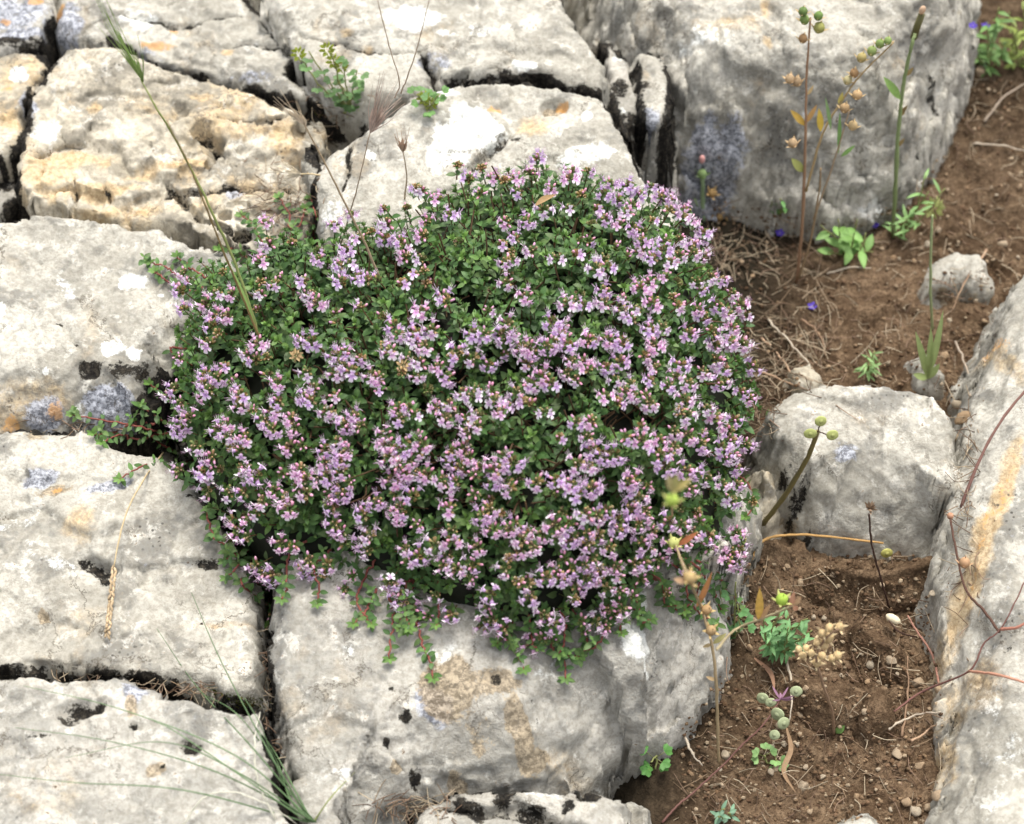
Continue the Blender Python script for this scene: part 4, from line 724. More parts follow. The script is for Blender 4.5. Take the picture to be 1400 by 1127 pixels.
# dry grasses near the top centre
B = HIT(462, 352); g = Plant('dry_grass', 'dry brome stalk with a drooping pinkish-tan spikelet in front of the round boulder', 'grass', B, 'dry grasses at the top of the cushion')
g.stem([(460, 356, 0), (476, 300, .0), (490, 250, -.002), (506, 182, -.004)], 0.0005, .0003, (.48, .37, .27))
spike(g, (506, 182, -.004), [(512, 120, 0), (524, 112, 0), (538, 120, 0), (548, 135, 0), (520, 140, -.004)], (.56, .44, .37), n=6)
g.stem([(540, 134, 0), (546, 112, .0), (532, 62, .0), (515, -6, .0)], .0004, .0002, (.46, .36, .27), 'awn'); g.stem([(548, 128, 0), (558, 102, .0), (572, 60, .0), (588, -6, .0)], .0004, .0002, (.46, .36, .27), 'awn')
B = HIT(553, 272); g = Plant('dry_grass', 'short dry grass with one small tan spikelet before the round boulder', 'grass', B, 'dry grasses at the top of the cushion')
g.stem([(553, 274, 0), (556, 240, 0), (551, 208, 0)], .0005, .0003, (.45, .34, .24)); spike(g, (551, 208), [(541, 180), (549, 174), (560, 182)], (.52, .37, .27), n=4, spread=2)
B = DH(518, 376)[0]; g = Plant('dry_grass', 'long thin dry stem slanting from the crevice into the cushion, pale spikelet at its tip', 'grass', B, 'dry grasses at the top of the cushion')
g.stem([(519, 380, 0), (500, 335, .004), (474, 282, .006), (440, 215, .01), (415, 168, .012)], .0007, .0004, (.40, .31, .20)); spike(g, (418, 172, .012), [(374, 134, .012), (386, 132, .012), (410, 146, .012)], (.62, .52, .38), n=3, spread=2)
B = HIT(440, 240); g = Plant('dry_grass', 'bleached dry spikelet pointing left above the left end of the cushion', 'grass', B, 'dry grasses at the top of the cushion')
g.stem([(438, 240, 0), (425, 238, .0), (412, 238, 0)], .0005, .0004, STRAW); spike(g, (412, 238), [(370, 232), (374, 244), (384, 228)], (.72, .64, .50), n=3, spread=2, grow=1.3)
B = HIT(222, 632, .004); g = Plant('dry_grass', 'dry straw with a drooping beaded seed head lying on the mid left block', 'grass', B)
q = [HIT(*p) for p in ((225, 628, .006), (200, 672, .010), (176, 725, .012), (160, 790, .010))]; g.stem(q, .00055, .0004, STRAW)
mb = MB()
for i in range(30):
    t = i/30; p = HIT(160-12*t+(2 if i % 2 else -2), 790+90*t, .009-.005*t); blob(mb, p, .0008, .0008, .0019, (random.uniform(-.6, .6), -1, -.2), 5, 4, np.array((.50, .38, .24))*random.uniform(.7, 1.3))
part(mb, 'seed_head', M_DRY, g.o)
# grass tuft in the crevice at the bottom
B = HIT(424, 1124); g = Plant('grass_tuft', 'tuft of long thin blue-green blades fanning left from the crevice at bottom', 'grass', B)
for pts, c in (([(420, 1132, .0), (375, 1055, .016), (310, 935, .020), (266, 828, .012)], 0), ([(415, 1134, 0), (352, 1045, .014), (275, 965, .02), (220, 880, .014)], 0), ([(412, 1134, 0), (330, 1062, .02), (180, 1008, .026), (40, 958, .014)], 0),
               ([(408, 1136, 0), (300, 1082, .02), (160, 1042, .02), (28, 1012, .012)], 0), ([(402, 1138, 0), (260, 1108, .02), (110, 1092, .016), (0, 1072, .01)], 0), ([(420, 1130, 0), (380, 1060, .01), (330, 1000, .016), (280, 965, .012)], 0), ([(426, 1128, 0), (405, 1092, .01), (378, 1045, .014), (352, 1008, .01)], 0),
               ([(415, 1132, 0), (330, 1078, .016), (230, 1040, .018), (95, 1050, .010)], 0), ([(405, 1134, 0), (345, 1090, .016), (250, 1030, .02), (218, 1012, .018)], 0), ([(432, 1132, 0), (455, 1100, .008), (486, 1064, .006)], 1), ([(418, 1130, 0), (390, 1085, .012), (362, 1020, .02), (340, 980, .018)], 0), ([(422, 1130, 0), (398, 1100, .006), (385, 1060, .006), (372, 1030, .004)], 0)):
    q = [B+Vector((random.gauss(0, .002), 0, 0))]+[HIT(x, y, o) for x, y, o in pts[1:]]; q = spline(q, 9); mb = MB()
    for a, b in zip(q, q[1:]): pass
    tube(mb, q, .00052, .00015, 4, np.array((.16, .26, .12) if not c else (.26, .30, .10))*random.uniform(.8, 1.2)); part(mb, 'blade', M_GREEN, g.o)
for pts in ([(250, 1132, .002), (282, 1108, .012), (322, 1102, .014), (372, 1116, .01), (412, 1132, .0)], [(376, 1122, .0), (356, 1082, .01), (352, 1030, .012), (358, 985, .008)]):
    mb = MB(); tube(mb, spline([HIT(x, y, o) for x, y, o in pts], 8, .0002), .0006, .0003, 4, (.62, .60, .50)); part(mb, 'dry_blade', M_DRY, g.o)
# pod-bearing dry plants, upper right
B = HIT(1090, 388); g = Plant('podded_plant', 'tall slender dry plant with round green and tan pods before the largest boulder', 'weed', B)
g.stem([(1090, 388, 0), (1097, 300, .01), (1100, 230, .02), (1102, 160, .03), (1103, 100, .04), (1108, 24, .05)], .0012, .0005, (.33, .20, .12))
g.stem([(1102, 262, .014), (1124, 185, .025), (1150, 140, .03), (1176, 104, .035), (1222, 58, .04)], .0008, .0004, (.40, .29, .15), 'branch')
g.stem([(1112, 300, .008), (1134, 240, .012), (1148, 196, .014), (1162, 150, .018)], .0007, .0004, (.40, .30, .2), 'branch'); g.stem([(1092, 380, .0), (1108, 330, .005), (1120, 262, .01), (1122, 230, .012)], .0008, .0005, (.34, .24, .14), 'branch')
for x, y, r, c, d in ((1098, 16, .0026, (.16, .24, .08), .05), (1100, 27, .0028, (.20, .28, .09), .05), (1119, 22, .0026, (.15, .23, .07), .05), (1120, 38, .0032, (.36, .36, .12), .048), (1098, 53, .0026, (.32, .20, .10), .046), (1178, 79, .0028, (.44, .36, .15), .036), (1192, 70, .0028, (.22, .28, .10), .038), (1203, 60, .0026, (.22, .30, .10), .04), (1214, 56, .0022, (.22, .30, .1), .04), (1168, 100, .0026, (.32, .20, .10), .034), (1159, 110, .0026, (.50, .44, .24), .034), (1172, 130, .0028, (.44, .30, .16), .018), (1155, 148, .0028, (.38, .26, .14), .016), (1166, 172, .0028, (.52, .38, .2), .014)):
    g.pod((x, y, d), r, c, (random.uniform(-.3, .3), 0, 1), sep=4, husk=(.44, .33, .18))
    q0 = V(x, y+6, B.y+d); 
for x, y, d in ((1084, 196, .02), (1090, 112, .04), (1080, 108, .04)): g.pod((x, y, d), .0028, (.48, .34, .2), (-.4, 0, 1), sep=5, husk=(.58, .42, .24), name='dry_pod')
for a, b, w, c in (((1101, 172, .03), (1083, 152, .03), .004, (.55, .36, .08)), ((1122, 180, .024), (1121, 152, .024), .004, (.62, .44, .08)), ((1102, 168, .03), (1116, 146, .03), .003, (.5, .30, .12)), ((1104, 130, .035), (1112, 118, .035), .002, (.55, .40, .2)), ((1098, 235, .02), (1084, 218, .02), .005, (.36, .38, .12)), ((1146, 210, .014), (1150, 160, .014), .0024, (.18, .32, .1)), ((1150, 214, .014), (1168, 200, .014), .0026, (.2, .34, .1)), ((1136, 178, .02), (1131, 138, .02), .0022, (.22, .34, .14)), ((1147, 145, .03), (1152, 128, .03), .003, (.5, .42, .12))): g.leaf(a, b, w, c)
B = HIT(1222, 325); g = Plant('green_stalk', 'thick fresh green stalk with a closed brownish bud, leaning before the largest boulder', 'weed', B)
g.stem([(1221, 324, 0), (1225, 235, .004), (1229, 170, .01), (1236, 112, .016), (1246, 64, .02), (1251, 46, .024)], .0014, .0010, (.27, .34, .15), mat=M_GREEN)
mb = MB(); tube(mb, [g.P((1249, 52, .03)), g.P((1254, 36, .03)), g.P((1260, 20, .03))], .0022, .0020, 8, (.16, .15, .06)); blob(mb, g.P((1261, 14, .03)), .0019, .0019, .003, (0.2, 0, 1), 8, 6, (.62, .44, .30)); part(mb, 'bud', M_GREEN, g.o)
g.leaf((1231, 136, .02), (1212, 108, .018), .005, (.26, .42, .12)); g.leaf((1229, 160, .02), (1238, 148, .018), .003, (.36, .26, .12))
for x, y in ((1248, 98), (1240, 150), (1236, 195)): g.leaf((x-10, y+6, .02), (x, y-4, .018), .0026, (.30, .22, .1), 'scale')
B = HIT(962, 300); g = Plant('green_stalk', 'short pale green stalk with a pink-tipped bud beside the cushion\'s upper right rim', 'weed', B)
g.stem([(962, 302, 0), (961, 270, .004), (960, 240, .006)], .0016, .0013, (.34, .46, .26), mat=M_GREEN); g.pod((960, 238, .006), .0030, (.24, .34, .14), sep=5, name='bud'); g.pod((960, 218, .006), .0018, (.70, .36, .34), stretch=1.8, name='bud_tip')
for x, y in ((974, 264), (985, 296), (992, 300), (988, 326), (972, 300)): g.pod((x, y, .002), .003, (.46, .30, .13), (random.uniform(-.5, .5), -.3, .8), sep=5, husk=(.60, .42, .20), name='dry_pod')
g.leaf((962, 288, .003), (950, 272, .003), .003, (.3, .4, .2)); g.stem([(963, 300, 0), (975, 305, 0), (988, 325, -.002)], .0005, .0004, TAN, 'branch')
leafy_weed('leafy_weed', 'soft green toothed weed with two tiny violet flowers under the largest boulder', (1160, 352), [(1122, 308), (1146, 300), (1172, 300), (1194, 345), (1164, 322), (1132, 345), (1184, 318)], [], three=False, L=.012, dens=3, col=(.20, .36, .10), w=.75)
for lb, x, y in (('tiny dark violet flower left in the soft green weed', 1138, 322), ('tiny dark violet flower right in the soft green weed', 1193, 317), ('tiny violet petal lying on soil below the tall podded plant', 1110, 421), ('tiny blue flower left of the two in the top right corner', 1327, 46), ('tiny blue flower right of the two in the top right corner', 1345, 46), ('tiny faded violet petal on soil left of the tall podded plant', 1066, 321)):
    mb = MB(); p = HIT(x, y, .006 if 'petal' not in lb else .001)
    for k in range(5): a = k*1.256; leaf(mb, p, Vector((math.cos(a), math.sin(a)-.3, .5)), Vector((0, -.3, 1)), .0034, .0026, (.10, .06, .42), 0, .1, .1, 4)
    blob(mb, p, .0009, .0009, .001, (0, 0, 1), 6, 4, (.3, .25, .5)); tag(mb.obj('violet_flower', M_PETAL, origin=p), lb, 'flower')
leafy_weed('seedling', 'small green seedling on left at foot of the largest boulder', (1062, 292), [(1056, 276), (1066, 272), (1076, 290)], dens=4, three=False, L=.007, col=(.12, .28, .08))
leafy_weed('spiny_weed', 'pale green weed with a spiky yellowish head right below the largest boulder', (1230, 326), [(1240, 300), (1254, 286), (1266, 240), (1292, 258), (1270, 262), (1225, 320)], [(1276, 284)], dens=5, three=False, L=.010, col=(.20, .34, .12), hc=(.48, .52, .20), hr=.0055, w=.35)
B = HIT(1274, 452); g = Plant('thin_weed', 'thin pale stem rising from the soil toward the spiky yellowish head', 'weed', B); g.stem([(1275, 454, 0), (1272, 392, .006), (1273, 330, .012), (1275, 294, .016)], .0009, .0007, (.34, .40, .2))
leafy_weed('leafy_weed', 'dense green weed filling the top right corner behind the largest boulder', (1352, 96), [(1336, 60), (1350, 30), (1366, 10), (1372, 60), (1340, 90), (1360, 74), (1330, 74)], dens=8, three=False, L=.011, col=(.12, .22, .06), w=.5)
leafy_weed('leafy_weed', 'yellowish green weed at the right edge, beside the dense corner weed', (1396, 92), [(1392, 40), (1380, 16), (1400, 8), (1404, 66), (1384, 76)], dens=8, three=False, L=.011, col=(.22, .28, .06), w=.4)
leafy_weed('seedling', 'feathery green seedling between the lone boulder and the soil behind', (1190, 516), [(1186, 486), (1196, 480), (1182, 500), (1202, 492)], dens=6, three=False, L=.008, col=(.20, .32, .12), w=.3)
B = HIT(1268, 520); g = Plant('seedling', 'narrow-leaved yellow-green seedling above the right end of the lone boulder', 'weed', B)
for a in ((1292, 438), (1257, 462), (1276, 458), (1250, 512), (1284, 500)): g.leaf((1268, 518, 0), (a[0], a[1], .0), .0042, (.32, .40, .16))
# three-podded stalk crossing the lone boulder
B = HIT(1044, 714); g = Plant('podded_stalk', 'olive stalk with three round pale green pods crossing the lone boulder', 'weed', B)
g.stem([(1044, 716, 0), (1074, 676, -.008), (1102, 630, -.016), (1118, 590, -.02)], .0016, .0012, (.24, .20, .08), mat=M_GREEN)
for x, y in ((1122, 576), (1108, 593), (1138, 595)): g.disc((x, y, -.021), .0034, (.46, .50, .18), (random.uniform(-.4, .4), -1, .5)); g.stem([(1118, 590, -.02), ((x+1118)/2, (y+592)/2, -.021), (x, y+2, -.021)], .0003, .0003, DARK, 'pod_stalk')
B = HIT(1216, 830); g = Plant('dead_flower', 'dead brown flower on a thin dark stem before the lone boulder', 'weed', B)
g.stem([(1216, 832, 0), (1204, 790, .0), (1192, 745, .0), (1188, 703, .0)], .0006, .0005, DARK); mb = MB(); c = g.P((1189, 696, 0))
for k in range(16): a = k*2.4; leaf(mb, c, Vector((math.cos(a)*.8, math.sin(a)*.8, random.uniform(.2, 1.4))), Vector((0, -1, .2)), .0045, .0014, np.array((.30, .21, .14))*random.uniform(.6, 1.3), 0, -.2, .2, 4)
part(mb, 'flower_head', M_DRY, g.o)
B = HIT(1025, 768, .002); g = Plant('straw', 'arched golden straw under the lone boulder with a yellow-green pod at its end', 'straw', B)
g.stem([HIT(1025, 770, .002), HIT(1042, 753, .010), HIT(1085, 748, .012), HIT(1140, 752, .012), HIT(1204, 757, .010)], .0009, .0006, (.46, .28, .11)); g.disc(HIT(1209, 769, .009), .0036, (.58, .56, .18), (.2, -1, .4))
# flax-like plant in front, with a forking branch
B = HIT(983, 1044); g = Plant('flax_plant', 'upright dry flax-like stalk with husked pods rising past the cushion\'s lower right', 'weed', B)
g.stem([(983, 1046, 0), (981, 990, 0.009), (979, 930, 0.018), (972, 876, 0.028), (956, 826, 0.037), (940, 786, -.02), (924, 745, 0.055), (919, 700, 0.064), (919, 672, -.03)], .0009, .0005, (.38, .29, .17))
g.stem([(980, 888, -.01), (1004, 862, 0.028), (1036, 848, 0.028), (1062, 838, 0.028), (1084, 828, 0.028)], .0007, .0005, (.36, .30, .18), 'branch')
for x, y, r, c, ax, d in ((919, 684, .0026, (.38, .50, .10), (0, 0, 1), -.03), (921, 742, .0027, (.44, .46, .16), (.2, 0, 1), 0.055), (944, 790, .0028, (.52, .38, .18), (.5, -.2, 1), -.02), (966, 834, .0026, (.40, .26, .13), (.4, -.3, 1), 0.037), (972, 862, .0026, (.36, .25, .13), (.2, -.4, 1), 0.028), (1069, 820, .003, (.36, .52, .08), (.1, 0, 1), 0.028)): g.pod((x, y, d), r, c, ax, sep=5, husk=(.50, .38, .18) if c[1] < .45 else (.42, .42, .16))
for a, b, w, c in (((919, 672, -.03), (926, 652, -.03), .003, (.44, .42, .16)), ((919, 672, -.03), (944, 656, -.03), .003, (.50, .42, .16)), ((919, 672, -.03), (914, 652, -.03), .003, (.46, .40, .2)), ((926, 746, 0.055), (952, 730, 0.055), .003, (.45, .17, .08)), ((940, 796, -.02), (922, 792, -.02), .0028, (.52, .34, .2)), ((952, 830, 0.037), (972, 796, 0.028), .003, (.50, .24, .10)), ((1037, 847, 0.028), (1040, 812, 0.028), .004, (.62, .40, .10)), ((1038, 847, 0.028), (1052, 830, 0.028), .0028, (.48, .30, .16)), ((1084, 828, 0.028), (1094, 818, 0.028), .0026, (.52, .34, .2)), ((1084, 828, 0.028), (1092, 836, 0.028), .0026, (.52, .28, .18)), ((1080, 830, 0.028), (1086, 812, 0.028), .0026, (.56, .30, .2)), ((979, 930, 0.018), (966, 926, 0.018), .002, (.5, .36, .2)), ((974, 880, 0.028), (960, 886, 0.028), .002, (.5, .38, .2)), ((975, 880, 0.028), (992, 868, 0.028), .0028, (.46, .42, .18))): g.leaf(a, b, w, c, mat=M_DRY)
leafy_weed('feathery_weed', 'grey-green feathery weed on the soil beneath the forked flax branch', (1062, 900), [(1044, 846), (1058, 850), (1078, 842), (1096, 852), (1110, 862), (1092, 874), (1066, 868), (1048, 872), (1078, 858), (1104, 846), (1066, 838)], dens=9, three=False, L=.0072, col=(.14, .29, .11), w=.5)
leafy_weed('clover_plant', 'small round-leaved clover in the gap at the cushion\'s lower right corner', (1000, 872), [(1006, 796), (1008, 826), (986, 842), (1016, 842), (960, 872), (992, 862), (984, 806)], dens=3, L=.0060, col=(.09, .20, .07))
# golden pods
B = HIT(1140, 1002); g = Plant('golden_podded_plant', 'little plant bearing a bunch of round golden pods above the brown soil', 'weed', B)
g.stem([(1140, 1004, 0), (1138, 975, 0), (1125, 935, -.004), (1116, 898, -.006), (1130, 872, -.006), (1146, 860, -.006)], .0008, .0005, (.30, .20, .13)); g.leaf((1145, 1006, 0), (1094, 1036, -.01), .003, (.40, .30, .22), mat=M_DRY); g.leaf((1142, 1002, 0), (1154, 994, 0), .004, (.2, .36, .1))
for x, y in ((1148, 857), (1134, 858), (1124, 866), (1133, 872), (1117, 878), (1102, 886), (1092, 888), (1109, 893), (1124, 897), (1137, 900), (1145, 896), (1117, 906), (1127, 882), (1098, 896)):
    g.pod((x, y, -.006+random.uniform(-.003, .003)), random.uniform(.0016, .0025), (.58, .43, .23), (random.uniform(-.9, .9), -.4, .6), random.uniform(.7, 1.05), sep=4, husk=(.62, .50, .30))
# red-stemmed plants
B = HIT(948, 1088); g = Plant('red_stemmed_plant', 'red-stemmed plant with flat pale green pods low over the soil', 'weed', B)
g.stem([HIT(905, 1126, .001), HIT(925, 1106, .003), HIT(950, 1086, .004), HIT(985, 1062, .012), HIT(1012, 1040, .018), HIT(1040, 1016, .022), HIT(1066, 978, .024)], .0006, .0004, (.18, .085, .07), mat=M_GREEN)
for x, y, r in ((1036, 986, .0036), (1047, 992, .003), (1056, 1008, .0042), (1064, 1020, .0040), (1081, 977, .0034), (1052, 1036, .003)): g.disc(HIT(x, y, .024), r, (.42, .47, .28), (random.uniform(-.9, .9), -.8, random.uniform(0, .9)))
for k in range(9): g.leaf(HIT(1060, 988, .024), HIT(1060+random.uniform(-16, 18), 976+random.uniform(-8, 18), .026), .0012, (.30, .16, .24), 'bract')
B = HIT(1224, 972); g = Plant('red_branching_stem', 'leafless red stem forking over the right slab above the soil', 'weed', B)
g.stem([HIT(1222, 973, .0), HIT(1258, 956, .008), HIT(1322, 926, .006), HIT(1340, 892, .008), HIT(1362, 875, .01), HIT(1384, 835, .012), HIT(1410, 780, .016)], .0006, .0003, (.20, .10, .085)); g.stem([HIT(1322, 926, .006), HIT(1360, 934, .008), HIT(1410, 952, .01)], .0008, .0006, (.50, .26, .18), 'branch'); g.stem([HIT(1362, 875, .01), HIT(1386, 872, .01), HIT(1410, 858, .012)], .0008, .0006, (.40, .18, .13), 'branch')
B = HIT(1362, 874, .002); g = Plant('dry_stem', 'dark thin dry stem with one brown pod on the right slab', 'weed', B)
g.stem([HIT(1362, 876, .008), HIT(1342, 852, .010), HIT(1316, 826, .012), HIT(1302, 790, .016), HIT(1290, 738, .02)], .0008, .0006, (.10, .055, .04)); g.pod(HIT(1312, 790, .014), .0028, (.42, .26, .15), (0, .3, 1), sep=4, husk=(.45, .3, .18)); g.pod(HIT(1290, 735, .02), .0018, (.45, .25, .16), name='bud')
B = HIT(1284, 934); g = Plant('dry_stem', 'thin reddish twig with one whitish pod over the stony soil', 'weed', B)
g.stem([HIT(1284, 936, .0), HIT(1272, 904, .006), HIT(1250, 878, .010), HIT(1236, 858, .012)], .0007, .0005, (.38, .20, .15)); g.stem([HIT(1250, 882, .008), HIT(1226, 878, .01), HIT(1211, 862, .01)], .0005, .0004, DARK, 'branch'); g.pod(HIT(1217, 860, .010), .0024, (.70, .62, .44), (.9, -.4, -.3), 1.8)
B = HIT(1314, 692); g = Plant('dry_stem', 'smooth brownish-red stem leaning on the right slab toward the right edge', 'weed', B); g.stem([HIT(1314, 694, .0), HIT(1330, 655, .012), HIT(1358, 606, .018), HIT(1410, 545, .022)], .0009, .0007, (.22, .12, .10))
leafy_weed('seedling', 'bright green seedling tucked under the grey boulder\'s lower right lip', (896, 1052), [(890, 1042), (900, 1046)], dens=4, L=.006, col=(.10, .26, .06))
leafy_weed('seedling', 'bluish green seedling at the bottom edge of the brown soil', (990, 1122), [(982, 1114), (996, 1112), (990, 1106)], dens=5, three=False, L=.005, col=(.16, .28, .18))
leafy_weed('seedling', 'minute green rosette beside the red-stemmed plant', (1050, 1044), [(1046, 1034), (1056, 1030)], dens=4, L=.005, col=(.2, .34, .12))
for lb, pts, c, w in (('curled dead brown leaf standing in the soil at lower right', [(1074, 1000), (1080, 1030), (1070, 1060), (1086, 1088)], (.30, .20, .12), .0028), ('brown dry leaf caught among the flowers at upper middle', [(732, 296), (744, 288), (760, 281)], (.30, .20, .10), .0032), ('curled dead leaf on soil left of the golden pods', [(1030, 905), (1052, 926), (1058, 950)], (.34, .20, .13), .0026)):
    mb = MB(); q = [((DH(x, y)[0]+Vector((0, 0, .008))) if 'flowers' in lb else HIT(x, y, .004)) for x, y in pts]; q = spline(q, 5)
    vs, fs = [], []
    for i, p in enumerate(q):
        t = i/(len(q)-1); ww = w*.5*math.sin(math.pi*(.08+.9*t)); d = (q[min(i+1, len(q)-1)]-q[max(i-1, 0)]).normalized(); s = d.cross(Vector((0, -.6, .8))).normalized(); vs += [p-s*ww+Vector((0, 0, ww*.5)), p, p+s*ww+Vector((0, 0, ww*.6))]
    fs = [(i*3+k, i*3+k+1, i*3+k+4, i*3+k+3) for i in range(len(q)-1) for k in (0, 1)]; mb.add(vs, fs, c); tag(mb.obj('dead_leaf', M_DRY, origin=q[0]), lb, 'leaf')
for lb, x, y in (('brown spent seed head on the left part of the cushion', 406, 493), ('brown spent seed head touching a lilac cluster in mid cushion', 552, 507)):
    p = DH(x, y)[0]+Vector((0, 0, .004)); mb = MB()
    for k in range(22): a = k*2.4; u = 1-2*(k+.5)/22; rr = math.sqrt(1-u*u); d = Vector((rr*math.cos(a), rr*math.sin(a), u)); leaf(mb, p+d*.001, d, d.cross(Vector((.2, 1, .1))), .003, .0018, np.array((.46, .34, .18))*random.uniform(.6, 1.2), 0, .2, .3, 3)
    tag(mb.obj('spent_seed_head', M_DRY, origin=p), lb, 'seed head')
# ---- loose twigs on the soil
TW = [('two-toned pale twig on soil behind the cushion\'s right rim', [(1050, 440), (1075, 470), (1105, 500)]), ('grey twig pointing at the lone boulder from upper left', [(1040, 465), (1070, 500), (1092, 530)]), ('whitish flat stem left of the lone boulder\'s top', [(1036, 512), (1060, 522), (1084, 530)]), ('forked grey twig above the lone boulder', [(1095, 440), (1118, 462), (1128, 490)]),
      ('thin pale twig at the right of the spiky weed', [(1330, 200), (1365, 205), (1405, 212)]), ('long dark twig slanting past the pale notched fragment', [(1348, 345), (1320, 388), (1300, 430)]), ('grey twig wedged along the right slab', [(1305, 470), (1320, 510), (1326, 545)]), ('pale twig lying across soil at lower right', [(1214, 1000), (1245, 985), (1285, 976)]), ('upright tan twig by the earth clods', [(1232, 1010), (1240, 950), (1240, 900)]),
      ('bent grey twig near the right slab\'s foot', [(1245, 1016), (1265, 1005), (1280, 992)]), ('curved brown twig right of the grey boulder', [(935, 1010), (945, 1035), (960, 1050)]), ('slim dark twig beside the clod below the golden pods', [(1075, 905), (1082, 950), (1078, 990)]), ('pale twig in upper right soil, tilted toward the corner', [(1345, 170), (1370, 140), (1400, 118)]), ('short tan twig under the soft green weed', [(1130, 378), (1158, 372), (1190, 370)])]
for lb, pts in TW:
    mb = MB(); q = spline([HIT(x, y, .0022 if i != 1 else .004) for i, (x, y) in enumerate(pts)], 6, .0003); tube(mb, q, .0008, .0004, 5, np.array(random.choice(((.40, .33, .26), (.50, .43, .34), (.26, .17, .11), (.44, .30, .2)))), wob=.2); tag(mb.obj('twig', M_DRY, origin=q[0]), lb, 'twig', 'twigs on the soil')
# ---- pebbles: each its own object
def stone_mesh(seed, flat):
    random.seed(seed); mb = MB(); blob(mb, (0, 0, 0), 1, random.uniform(.65, .95), flat, (random.gauss(0, .2), random.gauss(0, .2), 1), 12, 8)
    a = np.array(mb.v[0]); pl = [(Vector([random.gauss(0, 1) for _ in range(3)]).normalized(), random.uniform(.30, .62)) for _ in range(14)]
    for n_, dd in pl:
        n_ = np.array(n_); s = a@n_; a = a-np.maximum(s-dd*np.array([1, 1, flat])@np.abs(n_), 0)[:, None]*n_
    a = a*(1+.05*fbm(a[:, 0], a[:, 1], a[:, 2], 3, 3, .5, seed))[:, None]; mb.v = [a]; return mb.mesh('pebble', [M_STONE])
SM = [stone_mesh(400+i, random.uniform(.45, .8)) for i in range(10)]; random.seed(31)
SPECIAL = [(1276, 812, 9, 'rounded pale pebble at the right margin of the soil, halfway down'), (1226, 1032, 10, 'tan cube-like pebble in the lower right soil'), (1098, 1076, 11, 'orange-brown pebble at the foot of the curled dead leaf'), (1255, 935, 11, 'paler of two pebbles next to each other by the right slab'), (1284, 944, 10, 'browner of two pebbles next to each other by the right slab'), (1218, 905, 9, 'whitish angular pebble above the upright clod'), (1190, 910, 7, 'small whitish pebble left of the angular one'), (1282, 1090, 9, 'upright pebble at the slab\'s foot near the bottom edge'), (1238, 1098, 9, 'flat pale pebble close to the bottom edge'), (1252, 1110, 9, 'squarish pale pebble touching the bottom edge stones'), (992, 1034, 8, 'white chip beside the base of the flax-like stalk'), (1270, 1105, 8, 'rusty pebble low by the slab'), (1256, 1048, 9, 'rust-tinted pebble between the lower right twigs'), (1318, 575, 16, 'crumbly tan pebble squeezed between lone boulder and slab'), (1312, 555, 12, 'pale pebble squeezed above the crumbly tan one'), (1308, 600, 11, 'dusty pebble squeezed lowest between boulder and slab'), (1268, 335, 7, 'pinkish pebble above the pale notched fragment'), (1372, 335, 10, 'pale pebble near the right edge above the slab'), (1340, 100, 12, 'pale pebble behind the corner weed'), (1290, 488, 9, 'light pebble left of the seedling above the boulder')]
def pebble(x, y, rpx, label, group=None):
    p = HIT(x, y); r = rpx*.00042; o = link('pebble', random.choice(SM), None, p+Vector((0, 0, r*.25))); o.scale = (r, r, r); o.rotation_euler = (random.gauss(0, .35), random.gauss(0, .35), random.uniform(0, 6.28)); tag(o, label, 'pebble', group); return p
for x, y, r, lb in SPECIAL: pebble(x, y, r, lb)
def soilpt():
    while True:
        if random.random() < .55: x, y = random.uniform(930, 1300), random.uniform(760, 1127)
        else: x, y = random.uniform(960, 1400), random.uniform(110, 560)
        p = HIT(x, y)
        if p.z < .012+.05*float(sstep(.18, .5, p.y)) and p.x > .08: return x, y, p
for i in range(160):
    x, y, p = soilpt(); pebble(x, y, random.choice((2.2, 2.6, 3, 3.5, 4, 5, 6)), 'little pale stone chip scattered on the brown soil', 'stone chips scattered on the soil')
cr = MB(); random.seed(32)
for i in range(3600):
    x, y, p = soilpt(); r = random.choice((.0003, .0004, .0006, .0007, .0010, .0014)); c = np.array(random.choice(((.13, .08, .045), (.16, .10, .06), (.10, .06, .035), (.22, .15, .09), (.32, .25, .17)))); blob(cr, p+Vector((0, 0, r*.4)), r, r*random.uniform(.6, 1), r*.7, (random.gauss(0, .4), random.gauss(0, .4), 1), 5, 4, c*random.uniform(.8, 1.2), jit=.25)
me = cr.mesh('gravel', [M_DRY], smooth=False); tag(link('gravel', me), 'fine crumbs of earth and grit strewn over the soil', 'gravel', kind='stuff')
lt = MB(); random.seed(33)
def fib(p, L, c, lift=.0015, flat=.25):
    a = random.uniform(0, 6.283); d = Vector((math.cos(a), math.sin(a), random.uniform(-.05, flat))); m = p+d*(L*.5)+Vector((random.gauss(0, L*.12), random.gauss(0, L*.12), random.uniform(0, L*.15))); tube(lt, spline([p+Vector((0, 0, lift)), m, p+d*L], 3), .0003, .0002, 3, c, cap=False)
FC = ((.38, .30, .21), (.22, .155, .10), (.42, .35, .25), (.14, .09, .06), (.25, .17, .12))
for i in range(1500):
    x, y, p = soilpt()
    if y > 600 and random.random() < .7: continue
    fib(p, random.uniform(.005, .018), np.array(random.choice(FC))*random.uniform(.7, 1.2))
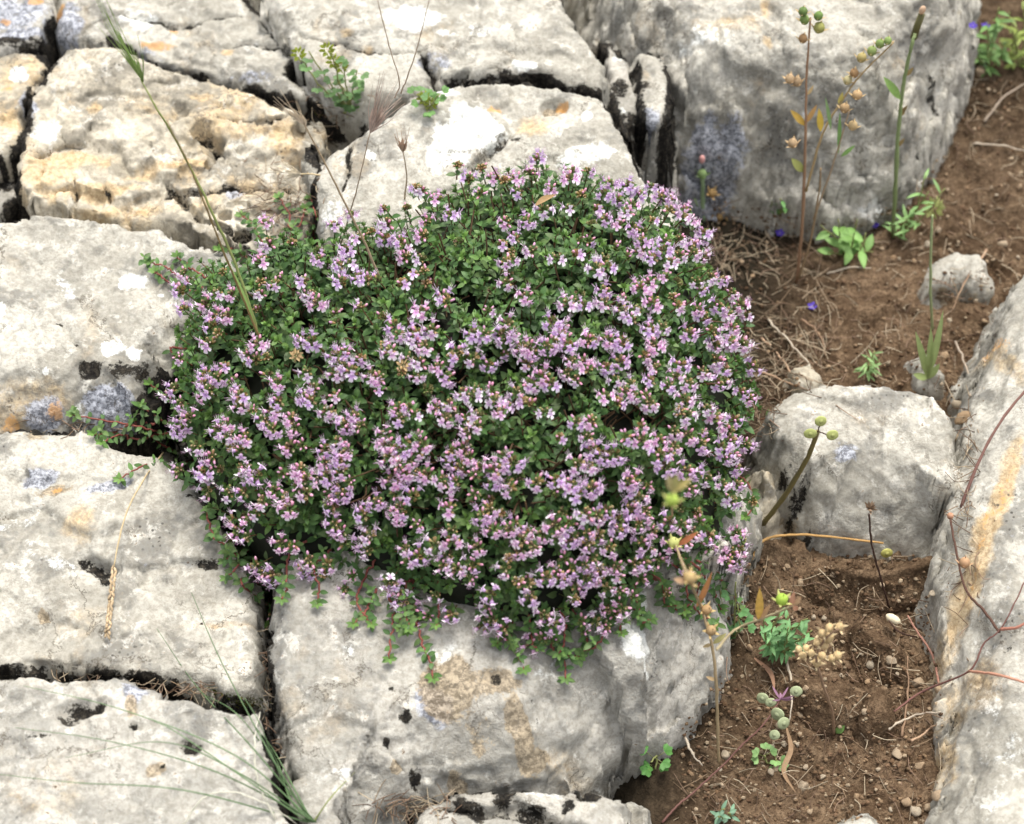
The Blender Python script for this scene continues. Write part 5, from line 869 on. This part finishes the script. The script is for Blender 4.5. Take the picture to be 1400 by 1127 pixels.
for cx, cy, sx, sy, n, L in ((1075, 480, 34, 36, 150, .022), (1000, 340, 30, 22, 110, .014), (250, 940, 40, 7, 110, .010), (130, 915, 40, 4, 50, .009), (560, 1104, 30, 10, 130, .012), (364, 950, 3, 55, 110, .010), (395, 280, 30, 24, 110, .014), (450, 160, 22, 16, 60, .012), (1085, 350, 30, 20, 60, .016), (1045, 560, 12, 24, 60, .012), (1330, 600, 8, 60, 50, .012), (1320, 760, 10, 60, 60, .012), (120, 580, 40, 5, 40, .01)):
    for i in range(n):
      gx, gy = random.gauss(cx, sx), random.gauss(cy, sy); gp = HIT(gx, gy, -.001); gp = Z(gx, gy, min(gp.z, .048)) if cy > 880 else gp
      fib(gp, L*random.uniform(.4, 1.2), np.array(random.choice(FC))*random.uniform(.7, 1.3), flat=.6)
ms = MB(); random.seed(34)
for cx, cy, sx, sy, n, zz in ((338, 962, 12, 4, 160, .05), (408, 1060, 5, 30, 200, .045), (300, 948, 12, 4, 80, .05), (60, 582, 40, 4, 120, .05), (420, 222, 10, 6, 100, .06), (200, 560, 12, 8, 90, .045), (455, 150, 14, 8, 120, .075), (1240, 300, 16, 8, 60, .0)):
    for i in range(n):
        gx, gy = random.gauss(cx, sx), random.gauss(cy, sy); gp = HIT(gx, gy, .0); gp = Z(gx, gy, min(gp.z, zz)) if zz else gp
        leaf(ms, gp, Vector((random.gauss(0, .5), random.gauss(0, .5)-.2, 1)), Vector((0, -1, .2)), random.uniform(.0012, .0028), .0009, np.array(random.choice(((.10, .13, .02), (.06, .07, .02), (.12, .09, .04), (.16, .17, .03)))), 0, .2, .2, 2)
tag(part(ms, 'moss', M_GREEN, None), 'dark olive moss lining the crevices between the blocks', 'moss', kind='stuff')
tag(part(lt, 'dry_litter', M_DRY, None), 'tangled dry stems and root fibres caught in crevices and on soil', 'litter', kind='stuff')
SUN_E, SUN_A, SKY_S, EXPO = 1.65, 18, .15, .95
# ------------------------------------------------------------------ light: bright overcast from behind the rocks
el, az = math.radians(71), math.radians(20)      # azimuth measured from +Y towards +X
sun = bpy.data.lights.new('sun', 'SUN'); sun.energy = SUN_E; sun.angle = math.radians(SUN_A); sun.color = (1, .94, .84)
so = bpy.data.objects.new('sun', sun); COL.objects.link(so); so.location = (0, 1, 2)
sd = Vector((math.sin(az)*math.cos(el), math.cos(az)*math.cos(el), math.sin(el))); so.rotation_euler = sd.to_track_quat('Z', 'Y').to_euler()
w = bpy.data.worlds.new('World'); SC.world = w; w.use_nodes = True; nt = w.node_tree; nt.nodes.clear()
sk = nt.nodes.new('ShaderNodeTexSky'); sk.sky_type = 'NISHITA'; sk.sun_disc = False; sk.sun_elevation = el; sk.sun_rotation = az; sk.air_density = 1.; sk.dust_density = 4
hs = nt.nodes.new('ShaderNodeHueSaturation'); hs.inputs['Saturation'].default_value = .2
bg = nt.nodes.new('ShaderNodeBackground'); bg.inputs[1].default_value = SKY_S; wo = nt.nodes.new('ShaderNodeOutputWorld')
nt.links.new(sk.outputs[0], hs.inputs['Color']); nt.links.new(hs.outputs[0], bg.inputs[0]); nt.links.new(bg.outputs[0], wo.inputs[0])
SC.view_settings.view_transform = 'Standard'; SC.view_settings.look = 'None'; SC.view_settings.exposure = EXPO; SC.view_settings.gamma = 1
